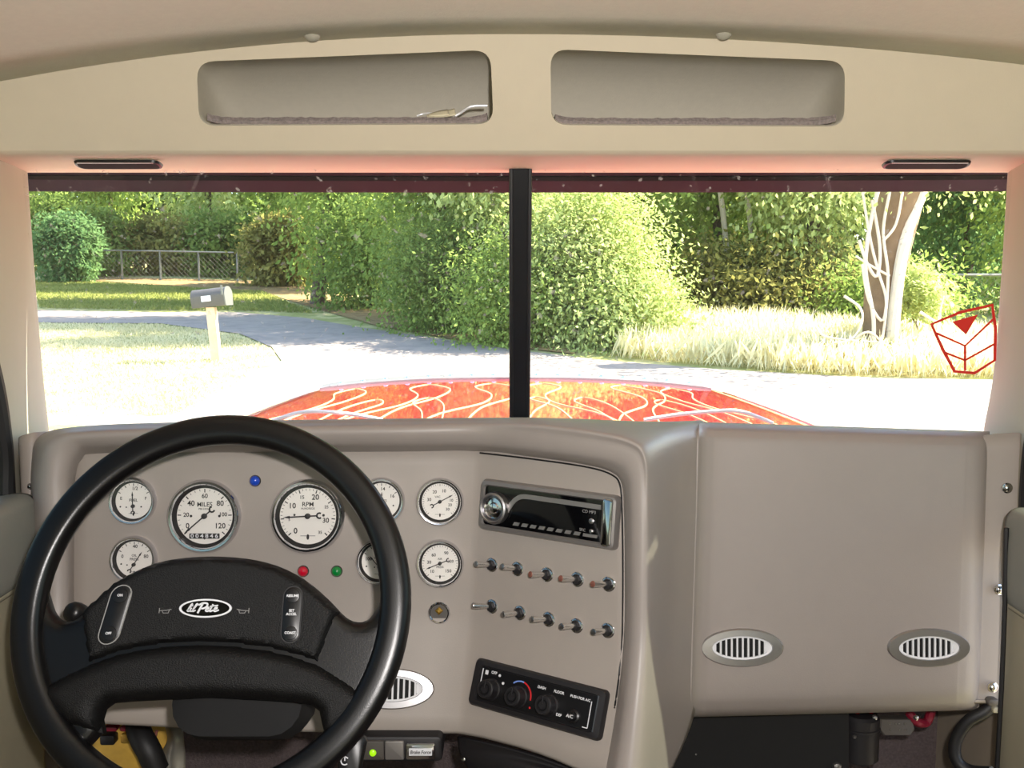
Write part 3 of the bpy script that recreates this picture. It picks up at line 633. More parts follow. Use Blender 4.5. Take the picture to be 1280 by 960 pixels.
# ------------------------------------------------------------------ climate panel
cm_ = np.mean([hit(*p, S2) for p in ((600, 824), (764, 864), (750, 924), (588, 880))], 0)
g = empty('climate_panel', fmat(cm_, S2[1]), 'black climate control panel with three knobs and a push button', 'control panel')
MB().loft([[(x, y, z) for x, y in rrect(w, h, r)] for w, h, r, z in ((.180, .055, .006, -.003), (.180, .055, .006, .004), (.176, .051, .005, .0075), (.160, .041, .004, .0085), (.158, .039, .004, .006))]).build('bezel', 'satin_black', g)
MB().prism(rrect(.157, .038, .003), .002, .0066).build('face', 'plastic_black', g)
wp_ = MB()
for x in (-.0765,): wp_.bar((x, -.001), (x, .017), .0012, .0066, .0070)
wp_.bar((.0725, -.017), (.0725, .012), .0010, .0066, .0070); wp_.bar((.066, -.017), (.0725, -.017), .0010, .0066, .0070)
for t_, sz, x, y in (('OFF', .0046, -.060, .0150), ('DASH', .0042, .0070, .0125), ('FLOOR', .0042, .0300, .0125), ('PUSH FOR A/C', .0040, .0580, .0122), ('DEF', .0042, .0350, -.0115)): wp_.text(t_, sz, x, y, .0072, bold=.03)
wp_.prism(rrect(.004, .005, .0005, cx=-.0705, cy=.0135), .0066, .0072)
for x, y in ((-.052, .0135), (-.0455, .006)): wp_.lathe([(.0017, .0066), (.0017, .0072)], 10, (x, y))
wp_.build('face_print', 'white_print', g, smooth=False)
MB().bar((.0805, -.019), (.0805, .020), .0011, .0072, .0092).build('edge_highlight', 'brushed', g, smooth=False)
ar = lambda a0, a1: [(-.021 + .0160 * math.cos(a), -.003 + .0165 * math.sin(a)) for a in np.linspace(a0, a1, 14)]
MB().ribbon(ar(2.3, 1.35), .0016, .0066, .0071).build('cold_arc', 'blue_print', g, smooth=False)
MB().ribbon(ar(1.35, -.1), .0016, .0066, .0071).build('hot_arc', 'red_print', g, smooth=False)
MB().lathe([(.0013, .0066), (.0013, .0071)], 8, (-.004, -.0125)).build('hot_dot', 'red_print', g, smooth=False)
for x, lab in ((-.059, 'fan knob'), (-.021, 'temperature knob'), (.0205, 'air mode knob')):
    k = MB().lathe([(.0125, .006), (.0125, .009), (.0112, .0105), (.0108, .022), (.0095, .0235)], 28, (x, -.004)).build('knob', 'satin_black', g); k['label'] = lab
    MB().lathe([(.0070, .0232), (.0068, .0242), (.005, .0242), (.0045, .0234)], 20, (x, -.004)).build('knob_cap', 'plastic_black', k)
    MB().box((x, .002, .0245), (.002, .009, .002), .0004).build('pointer', 'satin_black', k)
k = MB().lathe([(.0075, .006), (.0075, .0085), (.0055, .0095), (.0055, .015), (.0045, .016)], 24, (.0535, -.0085)).build('push_button', 'plastic_black', g)
mb = MB(); mb.text('A/C', .0052, .0535, -.0085, .0164, bold=.02); mb.build('button_print', 'white_print', k, smooth=False)
# ------------------------------------------------------------------ oval air vents
def vent(px, py, pl, label, tone):
    a, b = .0515, .0237; g = empty('air_vent', fmat(hit(px, py, pl), pl[1]), label, 'vent', 'oval air vents')
    n = 48; E = lambda k, z, kb=None: [(a * k * math.cos(t), b * (kb or k) * math.sin(t), z) for t in np.linspace(0, 2 * math.pi, n, False)]
    MB().loft([E(1, -.002), E(1, .003), E(.97, .0048, .94), E(.74, .0052, .64), E(.72, .004, .61), E(.715, -.001, .60)], cap0=False, cap1=False).build('ring', tone, g)
    MB().loft([E(.74, -.003, .64), E(.74, .0008, .64)]).build('backing', 'dark_void', g)
    A, B = a * .73, b * .615
    mb = MB(); mb.loft([E(.735, -.003, .63), E(.735, .0038, .63), E(.67, .0032, .52), E(.67, -.003, .52)], cap0=False, cap1=False).build('inner_rim', 'white_print', g)
    N = 11
    for i in range(N):
        x = -A + 2 * A * (i + .5) / N + .001; h = B * math.sqrt(max(0, 1 - (x / A) ** 2))
        MB().box((x, 0, .0018), (.0024, 2 * h, .003), .0006).build('slat', 'white_print', g, smooth=False)
    w = A - (A * .82); MB().box((A * .86, 0, .0012), (.006, B * .8, .003), .001).build('end_plate', 'white_print', g, smooth=False)
vent(490, 861, C2, 'oval silver air vent partly behind the steering wheel', 'brushed')
vent(927, 809, PP, 'oval silver air vent at the left of the passenger panel', 'brushed')
vent(1160, 809, PP, 'oval silver air vent at the right of the passenger panel', 'brushed')
# ================================================================== STEERING WHEEL
TW = math.radians(25); WN = np.array([.0, -math.cos(TW), math.sin(TW)]); WC = P(266, 757, .975); WR = .1845; WM = fmat(WC, WN); WI = WM.inverted(); WPL = (WC, WN)
sw = empty('steering_wheel', WM, 'black steering wheel with padded hub and oval script badge', 'steering wheel')
def wz(zx, zy):           # 2.0875x zoom of the photo's lower left -> wheel plane
    q = WI @ Vector(hit(zx * .479, 500 + zy * .479, WPL)); return (q.x, q.y)
loops = []
for t in np.linspace(0, 2 * math.pi, 96, False):
    cr = []
    for s in np.linspace(0, 2 * math.pi, 18, False):
        cr.append(((WR + .0158 * math.cos(s)) * math.cos(t), (WR + .0158 * math.cos(s)) * math.sin(t), .0145 * math.sin(s) + (.0015 * math.sin(3 * s))))
    loops.append(cr)
MB().loft(loops + [loops[0]], False, False).build('rim', 'wheel_black', sw, auto=0)
upper = [(98, 470), (110, 490), (119, 520), (132, 555), (158, 575), (195, 568), (240, 525), (300, 470), (380, 430), (450, 412), (545, 405), (640, 411), (720, 430), (790, 465), (850, 515), (897, 563), (932, 578), (962, 568), (985, 535), (995, 505), (1012, 485)]
up2 = [wz(*p) for p in upper]
low = [(842, 842), (838, 812), (815, 792), (770, 784), (700, 778), (545, 770), (420, 776), (330, 782), (285, 786), (262, 802), (253, 832), (262, 860)]
lo2 = [wz(*p) for p in low]
def ang(p): return math.atan2(p[1], p[0])
def arc(a0, a1, n=14, r=WR): return [(r * math.cos(a), r * math.sin(a)) for a in np.linspace(a0, a1, n)]
aR0, aR1 = ang(up2[-1]), ang(lo2[0]); aL1, aL0 = ang(lo2[-1]), ang(up2[0])
if aL1 < 0: aL1 += 2 * math.pi
if aL0 < 0: aL0 += 2 * math.pi
plate = catmull(up2, 3).tolist() + arc(aR0, aR1) + catmull(lo2, 3).tolist() + arc(aL1, aL0)
plate = [tuple(p) for p in plate]
dome('spokes', plate, 'wheel_black', sw, lambda V, d: rnd(d, .012, -.008, .001) , -.016, .006)
pad_u = [(213, 552), (240, 527), (300, 473), (380, 433), (450, 415), (545, 408), (640, 414), (720, 433), (790, 468), (850, 517), (885, 552), (868, 590), (832, 688), (770, 668), (700, 650), (620, 640), (520, 634), (400, 643), (310, 660), (232, 690), (220, 620)]
pu = [wz(*p) for p in pad_u]
dome('horn_pad', pu, 'pad_black', sw, lambda V, d: rnd(d, .008, -.006, .0105), -.014, .0045)
pad_l = [(97, 760), (160, 722), (232, 688), (310, 660), (400, 643), (520, 635), (620, 640), (700, 650), (770, 667), (832, 688), (900, 730), (962, 775), (920, 835), (850, 890), (838, 842), (832, 812), (812, 797), (770, 789), (700, 784), (545, 776), (420, 782), (330, 787), (287, 791), (266, 806), (258, 834), (265, 870), (180, 850), (125, 800)]
pl_ = [wz(*p) for p in pad_l]
dome('lower_pad', pl_, 'pad_black', sw, lambda V, d: rnd(d, .016, -.004, .014) * np.clip(1.08 - (np.abs(V[:, 0]) / .185) ** 3 * .55, .3, 1.1), -.014, .005)
ZP = .0108
# badge
bc = wz(545, 547); n = 40
E = lambda a, b, z: [(bc[0] + a * math.cos(t), bc[1] + b * math.sin(t), z) for t in np.linspace(0, 2 * math.pi, n, False)]
bd = MB().loft([E(.0262, .0092, ZP - .001), E(.0262, .0092, ZP + .0012), E(.0240, .0076, ZP + .0012), E(.0240, .0076, ZP - .001)], False, False).build('badge_ring', 'white_print', sw, smooth=False)
MB().loft([E(.0242, .0078, ZP - .001), E(.0242, .0078, ZP + .0005)]).build('badge_field', 'gloss_black', sw, smooth=False)
mb = MB(); zb = (ZP + .0007, ZP + .0012)
def stroke(pts, w=.0012): mb.ribbon([(bc[0] + x * .001 + y * .0003, bc[1] + y * .001) for x, y in catmull([(a, b_, 0) for a, b_ in pts], 4)[:, :2]], w, *zb)
stroke([(-17.5, -2.6), (-14.5, 3.6), (-15.5, 3.8), (-17, -2), (-15.8, -3), (-14, -2)]); stroke([(-14, 0.5), (-14.4, -2.4), (-13, -3), (-11.5, -1.5)]); stroke([(-14.2, 2.4), (-13.4, 2.8)])
stroke([(-11.8, -1.5), (-9.6, 3.8), (-10.6, 4), (-12, -2), (-10.8, -3), (-9, -1.8)]); stroke([(-8, 4.3), (-8.4, 2.8)])
stroke([(-6, -4.8), (-5.2, 0), (-4.4, 4.5)], .0019); stroke([(-7.8, 3.2), (-4.5, 5), (0, 4.6), (.6, 1.8), (-2.2, -.2), (-4.8, 0)], .0017)
stroke([(.8, -1.4), (3.2, -.4), (2.8, 1), (1.2, .2), (1, -2.2), (2.8, -3), (5, -2)], .0014)
stroke([(6.2, 4), (5.2, -2), (6.4, -3), (8.2, -1.8)], .0015); stroke([(3.8, 1.9), (7, 2.3), (11.5, 2.9)], .0012)
stroke([(8.8, -1.2), (11.4, -.4), (11, 1), (9.4, .2), (9.2, -2.2), (11, -3), (14, -1.6)], .0014)
mb.build('badge_script', 'white_print', sw, smooth=False)
# horn symbols
for zx, s in ((441, 1), (641, -1)):
    q = wz(zx, 552); mb = MB(); z = (ZP + .0001, ZP + .0004)
    mb.ribbon([(q[0] - s * .006, q[1] + .0022), (q[0] - s * .006, q[1] - .0028)], .0006, *z)
    mb.ribbon([(q[0] - s * .006, q[1] - .0005), (q[0] + s * .001, q[1]), (q[0] + s * .006, q[1] + .001)], .0006, *z)
    mb.ribbon([(q[0] - s * .003, q[1] - .0008), (q[0] - s * .002, q[1] - .0026), (q[0] + s * .003, q[1] - .0026), (q[0] + s * .004, q[1] + .0004)], .0006, *z)
    mb.build('horn_symbol', 'grey_print', sw, smooth=False)
# cruise switches
def capsule(c, L, w, tilt, n=10):
    out = []
    for s in (1, -1):
        for t in np.linspace(0, math.pi, n):
            x, y = w * math.cos(t) * s, s * (L + w * math.sin(t)); out.append((c[0] + x + y * tilt, c[1] + y))
    return out
def cruise(zx, zy, L, w, tilt, outline, words, nm):
    c = wz(zx, zy); o = MB().loft([[(x, y, ZP - .002) for x, y in capsule(c, L, w, tilt)], [(x, y, ZP + .0012) for x, y in capsule(c, L, w, tilt)], [(x, y, ZP + .0018) for x, y in capsule(c, L * .97, w * .9, tilt)]]).build('cruise_switch', 'plastic_black', sw); o['label'] = nm
    MB().ribbon(capsule(c, L, w * 1.05, tilt), .0009, ZP + .0002, ZP + .0016, True).build('outline', outline, o, smooth=False)
    for k, (s, f, dish) in enumerate(words):
        x, y = c[0] + f * L * tilt, c[1] + f * L
        if dish: MB().lathe([(w * .78, ZP + .001), (w * .72, ZP + .0026), (w * .5, ZP + .0030)], 20, (x, y)).build('button', 'plastic_black', o)
        t = MB()
        for j, l in enumerate(s.split('\n')): t.text(l, .0034, x, y - j * .0034 + .0017 * s.count('\n'), ZP + .0034, bold=.03)
        t.build('button_print', 'white_print', o, smooth=False)
    return c
c = cruise(312, 563, .0185, .0098, .18, 'grey_print', [('ON', 1.0, True), ('OFF', -1.0, True)], 'capsule switch with ON and OFF buttons')
cruise(768, 563, .0180, .0090, .0, 'satin_black', [('RESUME', 1.0, True), ('SET\nACCEL', .1, False), ('COAST', -1.0, True)], 'capsule switch with RESUME and COAST buttons')
# column shroud, stalks behind the wheel
co = empty('steering_column', WM, 'black steering column shroud with stalks behind the wheel', 'steering column')
lp = []
for w_, h_, z, dy in ((.09, .07, -.018, -.05), (.130, .125, -.026, -.062), (.136, .125, -.06, -.066), (.125, .11, -.12, -.066), (.10, .09, -.18, -.06)):
    lp.append([(x + .026, y + dy, z) for x, y in rrect(w_, h_, .03)])
MB().loft(lp).build('shroud', 'dark_void', co)
I = WI
def wl(px, py, Y): q = I @ Vector(P(px, py, Y)); return (q.x, q.y, q.z)
MB().tube(catmull([(-.05, -.01, -.06), wl(120, 772, 1.03), wl(98, 767, 1.02), wl(84, 764, 1.01)], 4), [.006] * 5 + [.0065, .008, .0105, .0115, .0115, .011, .009, .004][-8:], 12).build('turn_signal_stalk', 'plastic_black', co)
MB().tube([wl(330, 905, 1.04), wl(350, 893, 1.03), wl(368, 884, 1.02), wl(372, 880, 1.02)], [.008, .009, .010, .006], 12).build('tilt_lever', 'satin_black', co)
# ================================================================== UNDER THE DASH
def wbox(name, pts8, m, parent=None, bev=None): ...
def boxat(px0, py0, px1, py1, Y, dY, m, nm, parent, bev=.002):
    a = P(px0, py0, Y); b = P(px1, py1, Y); c = (a + b) / 2
    o = MB().box((0, 0, 0), (abs(b[0] - a[0]), abs(a[2] - b[2]), dY), bev).build(nm, m)
    o.matrix_world = fmat((c[0], Y + dY / 2, c[2]), (0, -1, 0)); bpy.context.view_layer.update()
    if parent: pw(o, parent)
    return o
def root(nm, p, label, cat, group=None):
    o = empty(nm, tuple(p), label, cat, group); bpy.context.view_layer.update(); return o
r = root('control_box', P(490, 955, 1.12), 'black control box with small green light under the dashboard', 'controller')
boxat(424, 921, 553, 953, 1.125, .09, 'satin_black', 'case', r, .004)
boxat(452, 927, 480, 950, 1.121, .006, 'mail_grey', 'light_window', r, .001); boxat(481, 927, 505, 950, 1.122, .006, 'silver_paint', 'faceplate', r, .001)
bx = boxat(507, 930, 544, 950, 1.1195, .008, 'chrome', 'badge', r, .0015)
o = boxat(511, 936, 540, 945, 1.1185, .003, 'white_print', 'badge_band', None, .0005); pw(o, r)
mb = MB(); mb.text('Brake Force', .0058, 0, 0, 0, shear=.2, bold=.02, sx=.85); o = mb.build('badge_lettering', 'ink', smooth=False); o.matrix_world = fmat(P(525.5, 940.5, 1.1180), (0, -1, 0)); bpy.context.view_layer.update(); pw(o, r)
o = MB().lathe([(.0042, 0), (.0036, .002), (.0015, .0032)], 14).build('green_light', 'led_green'); o.matrix_world = fmat(P(466, 941, 1.1205), (0, -1, 0)); bpy.context.view_layer.update(); pw(o, r)
r = root('key_fob', P(440, 950, 1.02), 'black key fob hanging from the ignition beside the wheel rim', 'key')
K = [(446, 925, .0), (440, 945, 0), (431, 975, 0)]
o = MB().loft([[(x, y, z) for x, y in rrect(w, h, .007)] for w, h, z in ((.022, .050, -.004), (.026, .054, 0), (.025, .052, .005), (.019, .045, .008))]).build('fob_body', 'plastic_black'); o.matrix_world = fmat(P(439, 949, 1.01), (.1, -1, .25)) @ Matrix.Rotation(-.22, 4, 'Z'); bpy.context.view_layer.update(); pw(o, r)
mb = MB(); mb.ribbon([(.004 * math.cos(t), .004 * math.sin(t)) for t in np.linspace(.6, 5.4, 12)], .0012, 0, .0006); mb.bar((0, 0), (0, .005), .0012, 0, .0006)
o = mb.build('lock_symbol', 'white_print', smooth=False); o.matrix_world = fmat(P(431, 951, 1.0), (.1, -1, .25)); bpy.context.view_layer.update(); pw(o, r)
pw(MB().tube([P(430, 918, 1.03), P(433, 925, 1.02), P(440, 930, 1.015)], .003, 8).build('key_blade', 'brass'), r)
pw(MB().tube(catmull([P(433, 921, 1.015), P(438, 919, 1.01), P(441, 924, 1.012), P(436, 927, 1.015)], 4), .0012, 6).build('key_ring', 'chrome'), r)
r = root('fuse_panel', P(170, 950, 1.3), 'brass-coloured fuse panel seen through the lower wheel opening', 'fuse panel')
boxat(105, 900, 222, 985, 1.31, .02, 'board_gold', 'board', r)
for i, (a, b) in enumerate(((128, 146), (149, 167))): boxat(a, 909, b, 915, 1.298, .02, 'fuse_red', 'fuse_block', r)
boxat(124, 920, 143, 932, 1.296, .02, 'plastic_black', 'relay', r); boxat(150, 918, 168, 930, 1.302, .012, 'brass', 'terminal', r)
pw(MB().tube(catmull([P(172, 905, 1.28), P(176, 920, 1.26), P(186, 938, 1.25), P(196, 962, 1.25)], 4), .016, 12).build('wiring_harness', 'black_rubber'), r)
pw(MB().tube([P(196, 913, 1.27), P(193, 924, 1.262)], .0022, 8).build('red_wire', 'copper_tip'), r)
K = [[P(205, 905, 1.30), P(209, 925, 1.29), P(200, 945, 1.29), P(196, 975, 1.28)], [P(214, 905, 1.285), P(216, 925, 1.275), P(214, 945, 1.275), P(214, 975, 1.27)], [P(229, 905, 1.29), P(230, 925, 1.28), P(232, 945, 1.28), P(232, 975, 1.275)]]
tag(gridmesh('metal_bracket', surf(K, 4, 4), 'alu', solid=.003), 'dull aluminium bracket beside the fuse panel under the dash', 'bracket')
# right side under-dash items
r = root('heater_case', P(950, 985, 1.27), 'matte black heater case under the passenger panel', 'heater case')
K0 = [P(868, 893, 1.27), P(1061, 885, 1.27), P(1061, 1010, 1.27), P(835, 1010, 1.27), P(840, 938, 1.27)]
mb = MB(); mb.loft([[tuple(p + np.array([0, .16, 0])) for p in K0], [tuple(p) for p in K0]]); pw(mb.build('case', 'dark_void', smooth=False), r)
for px, py, s in ((1046, 958, .006), (870, 943, .0012)):
    o = MB().lathe([(s, 0), (s * .8, s * .5), (s * .3, s * .7)], 14).build('bolt', 'brushed'); o.matrix_world = fmat(P(px, py, 1.27), (0, -1, 0)); bpy.context.view_layer.update(); pw(o, r)
r = root('blower_motor', P(1072, 945, 1.3), 'black cylindrical blower motor beside the heater case', 'motor')
a = P(1074, 896, 1.30); b = P(1074, 945, 1.30)
o = MB().lathe([(.024, -.03), (.026, -.028), (.026, .012), (.0275, .013), (.0275, .017), (.026, .018), (.026, .03), (.022, .034)], 28).build('housing', 'satin_black'); o.matrix_world = Matrix.Translation(Vector(((a + b) / 2))); bpy.context.view_layer.update(); pw(o, r)
o = MB().lathe([(.003, 0), (.002, .002)], 10).build('bolt', 'brushed'); o.matrix_world = fmat(P(1068, 921, 1.273), (0, -1, 0)); bpy.context.view_layer.update(); pw(o, r)
r = root('multi_pin_plug', P(1122, 918, 1.3), 'grey multi-pin plug hanging below the passenger panel', 'connector')
mb = MB(); poly = [(-.022, .010), (.022, .010), (.024, -.004), (.018, -.012), (-.018, -.012), (-.024, -.004)]
mb.loft([[(x, y, -.02) for x, y in poly], [(x, y, 0) for x, y in poly], [(x * .92, y * .9, .002) for x, y in poly]]); o = mb.build('shell', 'mail_grey', smooth=False); o.matrix_world = fmat(P(1121, 908, 1.29), (0, -1, .2)); bpy.context.view_layer.update(); pw(o, r)
for x, y in ((-.010, .004), (-.002, .004), (.002, .004), (.010, .004), (-.010, -.004), (.003, -.004), (.011, -.004)):
    o2 = MB().box((x, y, .002), (.002, .002, .002)).build('pin', 'chrome', smooth=False); o2.matrix_world = fmat(P(1121, 908, 1.29), (0, -1, .2)); bpy.context.view_layer.update(); pw(o2, r)
for px in (1093, 1145):
    o = MB().lathe([(.004, 0), (.003, .003), (.001, .004)], 12).build('screw', 'chrome'); o.matrix_world = fmat(P(px, 897, 1.285), (0, -1, 0)); bpy.context.view_layer.update(); pw(o, r)
for i, pts in enumerate((((1070, 890, 1.3), (1078, 902, 1.29), (1083, 908, 1.29), (1100, 908, 1.3)), ((1088, 890, 1.3), (1092, 900, 1.295), (1097, 905, 1.295), (1106, 906, 1.3)))):
    tag(MB().tube(catmull([P(*p) for p in pts], 5), .003, 8).build('red_wire', 'jewel_red'), ['red wire hanging next to the blower motor', 'shorter red wire left of the grey multi-pin plug'][i], 'wire', 'red wires under the dash')
tag(MB().tube(catmull([P(*p) for p in ((1136, 890, 1.3), (1146, 902, 1.29), (1158, 903, 1.3), (1164, 888, 1.3))], 5), .006, 8).build('wire_loop', 'fuse_red'), 'dark red taped wire loop right of the grey plug', 'wire', 'red wires under the dash')
r = root('door_cable', P(1215, 950, 1.24), 'black corrugated cable curling from the dash end to the door', 'cable')
pw(MB().tube(catmull([P(*p) for p in ((1244, 878, 1.215), (1230, 890, 1.215), (1212, 900, 1.22), (1198, 918, 1.225), (1193, 938, 1.225), (1199, 955, 1.22), (1215, 964, 1.21), (1240, 966, 1.19))], 6), .0078, 12).build('conduit', 'black_rubber'), r)
o = MB().box((0, 0, 0), (.014, .010, .010), .003).build('clip', 'mail_grey'); o.matrix_world = fmat(P(1240, 877, 1.205), (0, -1, 0)); bpy.context.view_layer.update(); pw(o, r)
o = MB().box((0, 0, 0), (.008, .008, .006), .002).build('plate', 'door_beige'); o.matrix_world = fmat(P(1244, 887, 1.205), (0, -1, 0)); bpy.context.view_layer.update(); pw(o, r)
# things in the left storage opening
q = HM @ Vector((*h2(560, 147), -.02)); zs = q.z + .0035; base = lambda px, py, Y: P(px, py, Y)
YS = 1.196
r = root('folded_paper', P(560, 146, YS), 'crumpled cream paper slip lying in the left storage opening', 'paper')
K = [[P(533, 144, YS), P(534, 146, YS - .004)], [P(546, 140, YS + .004), P(548, 146, YS - .005)], [P(558, 138, YS + .006), P(560, 145, YS - .004)], [P(568, 135.5, YS + .004), P(570, 143, YS - .004)]]
pw(gridmesh('sheet', surf(K, 4, 4), 'paper', solid=.0008), r)
pw(gridmesh('fold', surf([[p + np.array([0.002, -.003, .000]) for p in k_[::-1]] for k_ in K[:3]], 3, 3), 'paper', solid=.0008), r)
tag(MB().tube(catmull([P(*p) for p in ((521, 145, YS), (528, 142.5, YS), (534, 141.5, YS + .003), (540, 142, YS + .005))], 5), .0012, 8).build('white_pen', 'silver_cord'), 'thin white stick left of the crumpled paper', 'stick')
tag(MB().tube(catmull([P(*p) for p in ((569, 145, YS), (576, 141, YS), (584, 135.5, YS - .002), (592, 132.6, YS - .002), (609, 132, YS))], 5), .0016, 8).build('bent_rod', 'silver_cord'), 'bent silver-white rod at the right end of left storage opening', 'rod')
# sticker on the windshield: a plain red crest stand-in
wa = P(640, 205, WT); wb_ = P(640, 530, WB); wn = np.cross(wb_ - wa, (1, 0, 0)); wn = wn / np.linalg.norm(wn); wn = wn if wn[1] < 0 else -wn
M = fmat(wp(1205, 424), wn); MI = M.inverted()
def w2(px, py): q = MI @ Vector(wp(px, py)); return (q.x, q.y)
r = empty('windshield_sticker', M, 'red angular crest sticker at the lower right of the windshield', 'sticker')
ol = [(1164, 405), (1200, 390), (1240, 381), (1244, 410), (1243, 450), (1218, 466), (1193, 464), (1178, 436)]
MB().ribbon([w2(*p) for p in ol], .0045, .0006, .0012, True).build('outline', 'sticker_red', r, smooth=False)
mb = MB()
for pts in ([(1170, 416), (1206, 432), (1242, 398)], [(1206, 432), (1206, 463)], [(1180, 440), (1206, 450), (1242, 430)]): mb.ribbon([w2(*p) for p in pts], .0034, .0006, .0012)
mb.build('chevrons', 'sticker_red', r, smooth=False)
MB().prism([w2(*p) for p in ((1190, 402), (1222, 393), (1207, 418))][::-1], .0006, .0012).build('triangle', 'sticker_red', r, smooth=False)
# ================================================================== TRUCK OUTSIDE
sv = root('sun_visor', P(640, 238, 1.75), 'dark maroon exterior sun visor across the top of the windshield', 'visor')
vz = P(640, 237, 1.74)[2]
prof = [(1.42, vz + .085), (1.50, vz + .07), (1.60, vz + .045), (1.68, vz + .018), (1.735, vz + .002), (1.742, vz), (1.744, vz + .004)]
K = [[(x, y + .03 * (1 - (x / .92) ** 2) - .03, z) for y, z in prof] for x in np.linspace(-.93, .93, 9)]
pw(gridmesh('shade', surf(K, 3, 4), 'visor_maroon', solid=.006, off=1), sv)
L = [[(x, y_ + .03 * (1 - (x / .92) ** 2) - .03, z_) for y_, z_ in ((1.740, vz - .003), (1.740, vz), (1.668, vz + .018), (1.668, vz + .014))] for x in np.linspace(-.925, .925, 30)]
pw(MB().loft(L).build('lower_lip', 'visor_lip', auto=30), sv)
pw(MB().tube([(x, 1.742 + .03 * (1 - (x / .92) ** 2) - .03, vz) for x in np.linspace(-.93, .93, 20)], .0022, 8).build('edge_bead', 'brushed'), sv)
for x in (-.8, 0.03, .8): pw(MB().tube([(x, 1.72, vz + .012), (x, 1.6, vz + .06), (x, 1.44, vz + .11)], .006, 8).build('bracket', 'visor_maroon'), sv)
hr = root('truck_hood', P(640, 500, 2.4), 'glossy red truck hood with flame pinstripes and chrome front strip', 'hood')
def hood_pt(s, t):       # s -1..1 across, t 0..1 rear to front
    Y = 1.62 + (2.93 - 1.62) * t - .06 * t * abs(s) ** 3
    wdt = .74 + (.60 - .74) * t ** 1.6
    x = s * wdt + .01
    zc = P(640, 472, 2.93)[2] - .012 * (1 - t) - .012 * (1 - t) ** 2
    z = zc - .030 * abs(s) ** 2.4 - .02 * max(0, abs(s) - .9) * 8 * (.4 + .6 * (1 - t))
    return np.array([x, Y, z])
G = np.array([[hood_pt(s, t) for t in np.linspace(0, 1, 26)] for s in np.linspace(-1, 1, 61)])
pw(gridmesh('panel', G, 'hood_red', flip=True, solid=.006), hr)
sd = np.array([[hood_pt(sgn, t) + np.array([sgn * .02 * k, 0, -.16 * k]) for t in np.linspace(0, 1, 12)] for sgn in (-1,) for k in np.linspace(0, 1, 4)])
pw(gridmesh('side_skirt', sd, 'hood_red', solid=.005), hr)
sd = np.array([[hood_pt(1, t) + np.array([.02 * k, 0, -.16 * k]) for t in np.linspace(0, 1, 12)] for k in np.linspace(0, 1, 4)])
pw(gridmesh('side_skirt', sd, 'hood_red', solid=.005), hr)
strip = MB(); L = []
for s in np.linspace(-.93, .93, 50):
    p = hood_pt(s, .985); L.append([tuple(p + np.array(d)) for d in ((0, -.03, .006), (0, .02, .012), (0, .045, .002), (0, .05, -.03), (0, -.03, -.004))])
strip.loft(L); pw(strip.build('chrome_strip', 'silver_paint'), hr)
for s in np.linspace(-.84, .84, 17):
    p = hood_pt(s, .985); o = MB().lathe([(.009, 0), (.008, .005), (.004, .008), (.0005, .009)], 10).build('rivet', 'chrome'); o.matrix_world = Matrix.Translation(Vector(p + np.array([0, 0, .005]))); bpy.context.view_layer.update(); pw(o, hr)
def pin(pts, w=.0034):
    pts = catmull([(a, b, 0) for a, b in pts], 6); L = []
    for i, (s, t, _) in enumerate(pts):
        q = hood_pt(s, t); a = hood_pt(*pts[min(i + 1, len(pts) - 1)][:2]) - hood_pt(*pts[max(i - 1, 0)][:2]); a /= np.linalg.norm(a) + 1e-9
        n_ = np.array([-a[1], a[0], 0]); n_ /= np.linalg.norm(n_) + 1e-9; z = np.array([0, 0, .0016])
        L.append([tuple(q - n_ * w / 2 - z * .5), tuple(q - n_ * w / 2 + z), tuple(q + n_ * w / 2 + z), tuple(q + n_ * w / 2 - z * .5)])
    pw(MB().loft(L).build('pinstripe', 'pin_gold', smooth=False), hr)
base = [(-.02, .30), (.02, .52), (.12, .66), (.15, .78), (.08, .86), (.02, .88), (-.03, .82), (.04, .70), (.02, .58), (-.10, .45), (-.16, .28)]
for cx, sc, fl_ in ((-.74, .8, 1), (-.42, 1, 1), (-.14, 1.1, 1), (.16, 1.1, -1), (.44, 1, 1), (.72, .8, -1)): pin([(cx + a * sc * fl_, b) for a, b in base])
for cx, fl_ in ((-.58, 1), (-.27, -1), (.02, 1), (.31, -1), (.6, -1)): pin([(cx - .05 * fl_, .30), (cx - .02 * fl_, .55), (cx + .05 * fl_, .66), (cx + .10 * fl_, .60), (cx + .04 * fl_, .48), (cx, .3)], .0028)
for pts, lab in ((((338, 527, 1.66), (356, 521, 1.66), (374, 516, 1.67), (400, 514.5, 1.68), (440, 518, 1.7), (478, 525, 1.7)), 'chrome cowl bead at the left rear corner of the red hood'),
                 (((805, 525, 1.7), (850, 518, 1.7), (905, 513.5, 1.68), (928, 515, 1.67), (952, 523, 1.66), (966, 529, 1.66)), 'chrome cowl bead at the right rear corner of the red hood')):
    tag(MB().tube(catmull([P(*p) for p in pts], 6), .0034, 8).build('cowl_bead', 'white_print'), lab, 'trim bead', 'cowl beads')
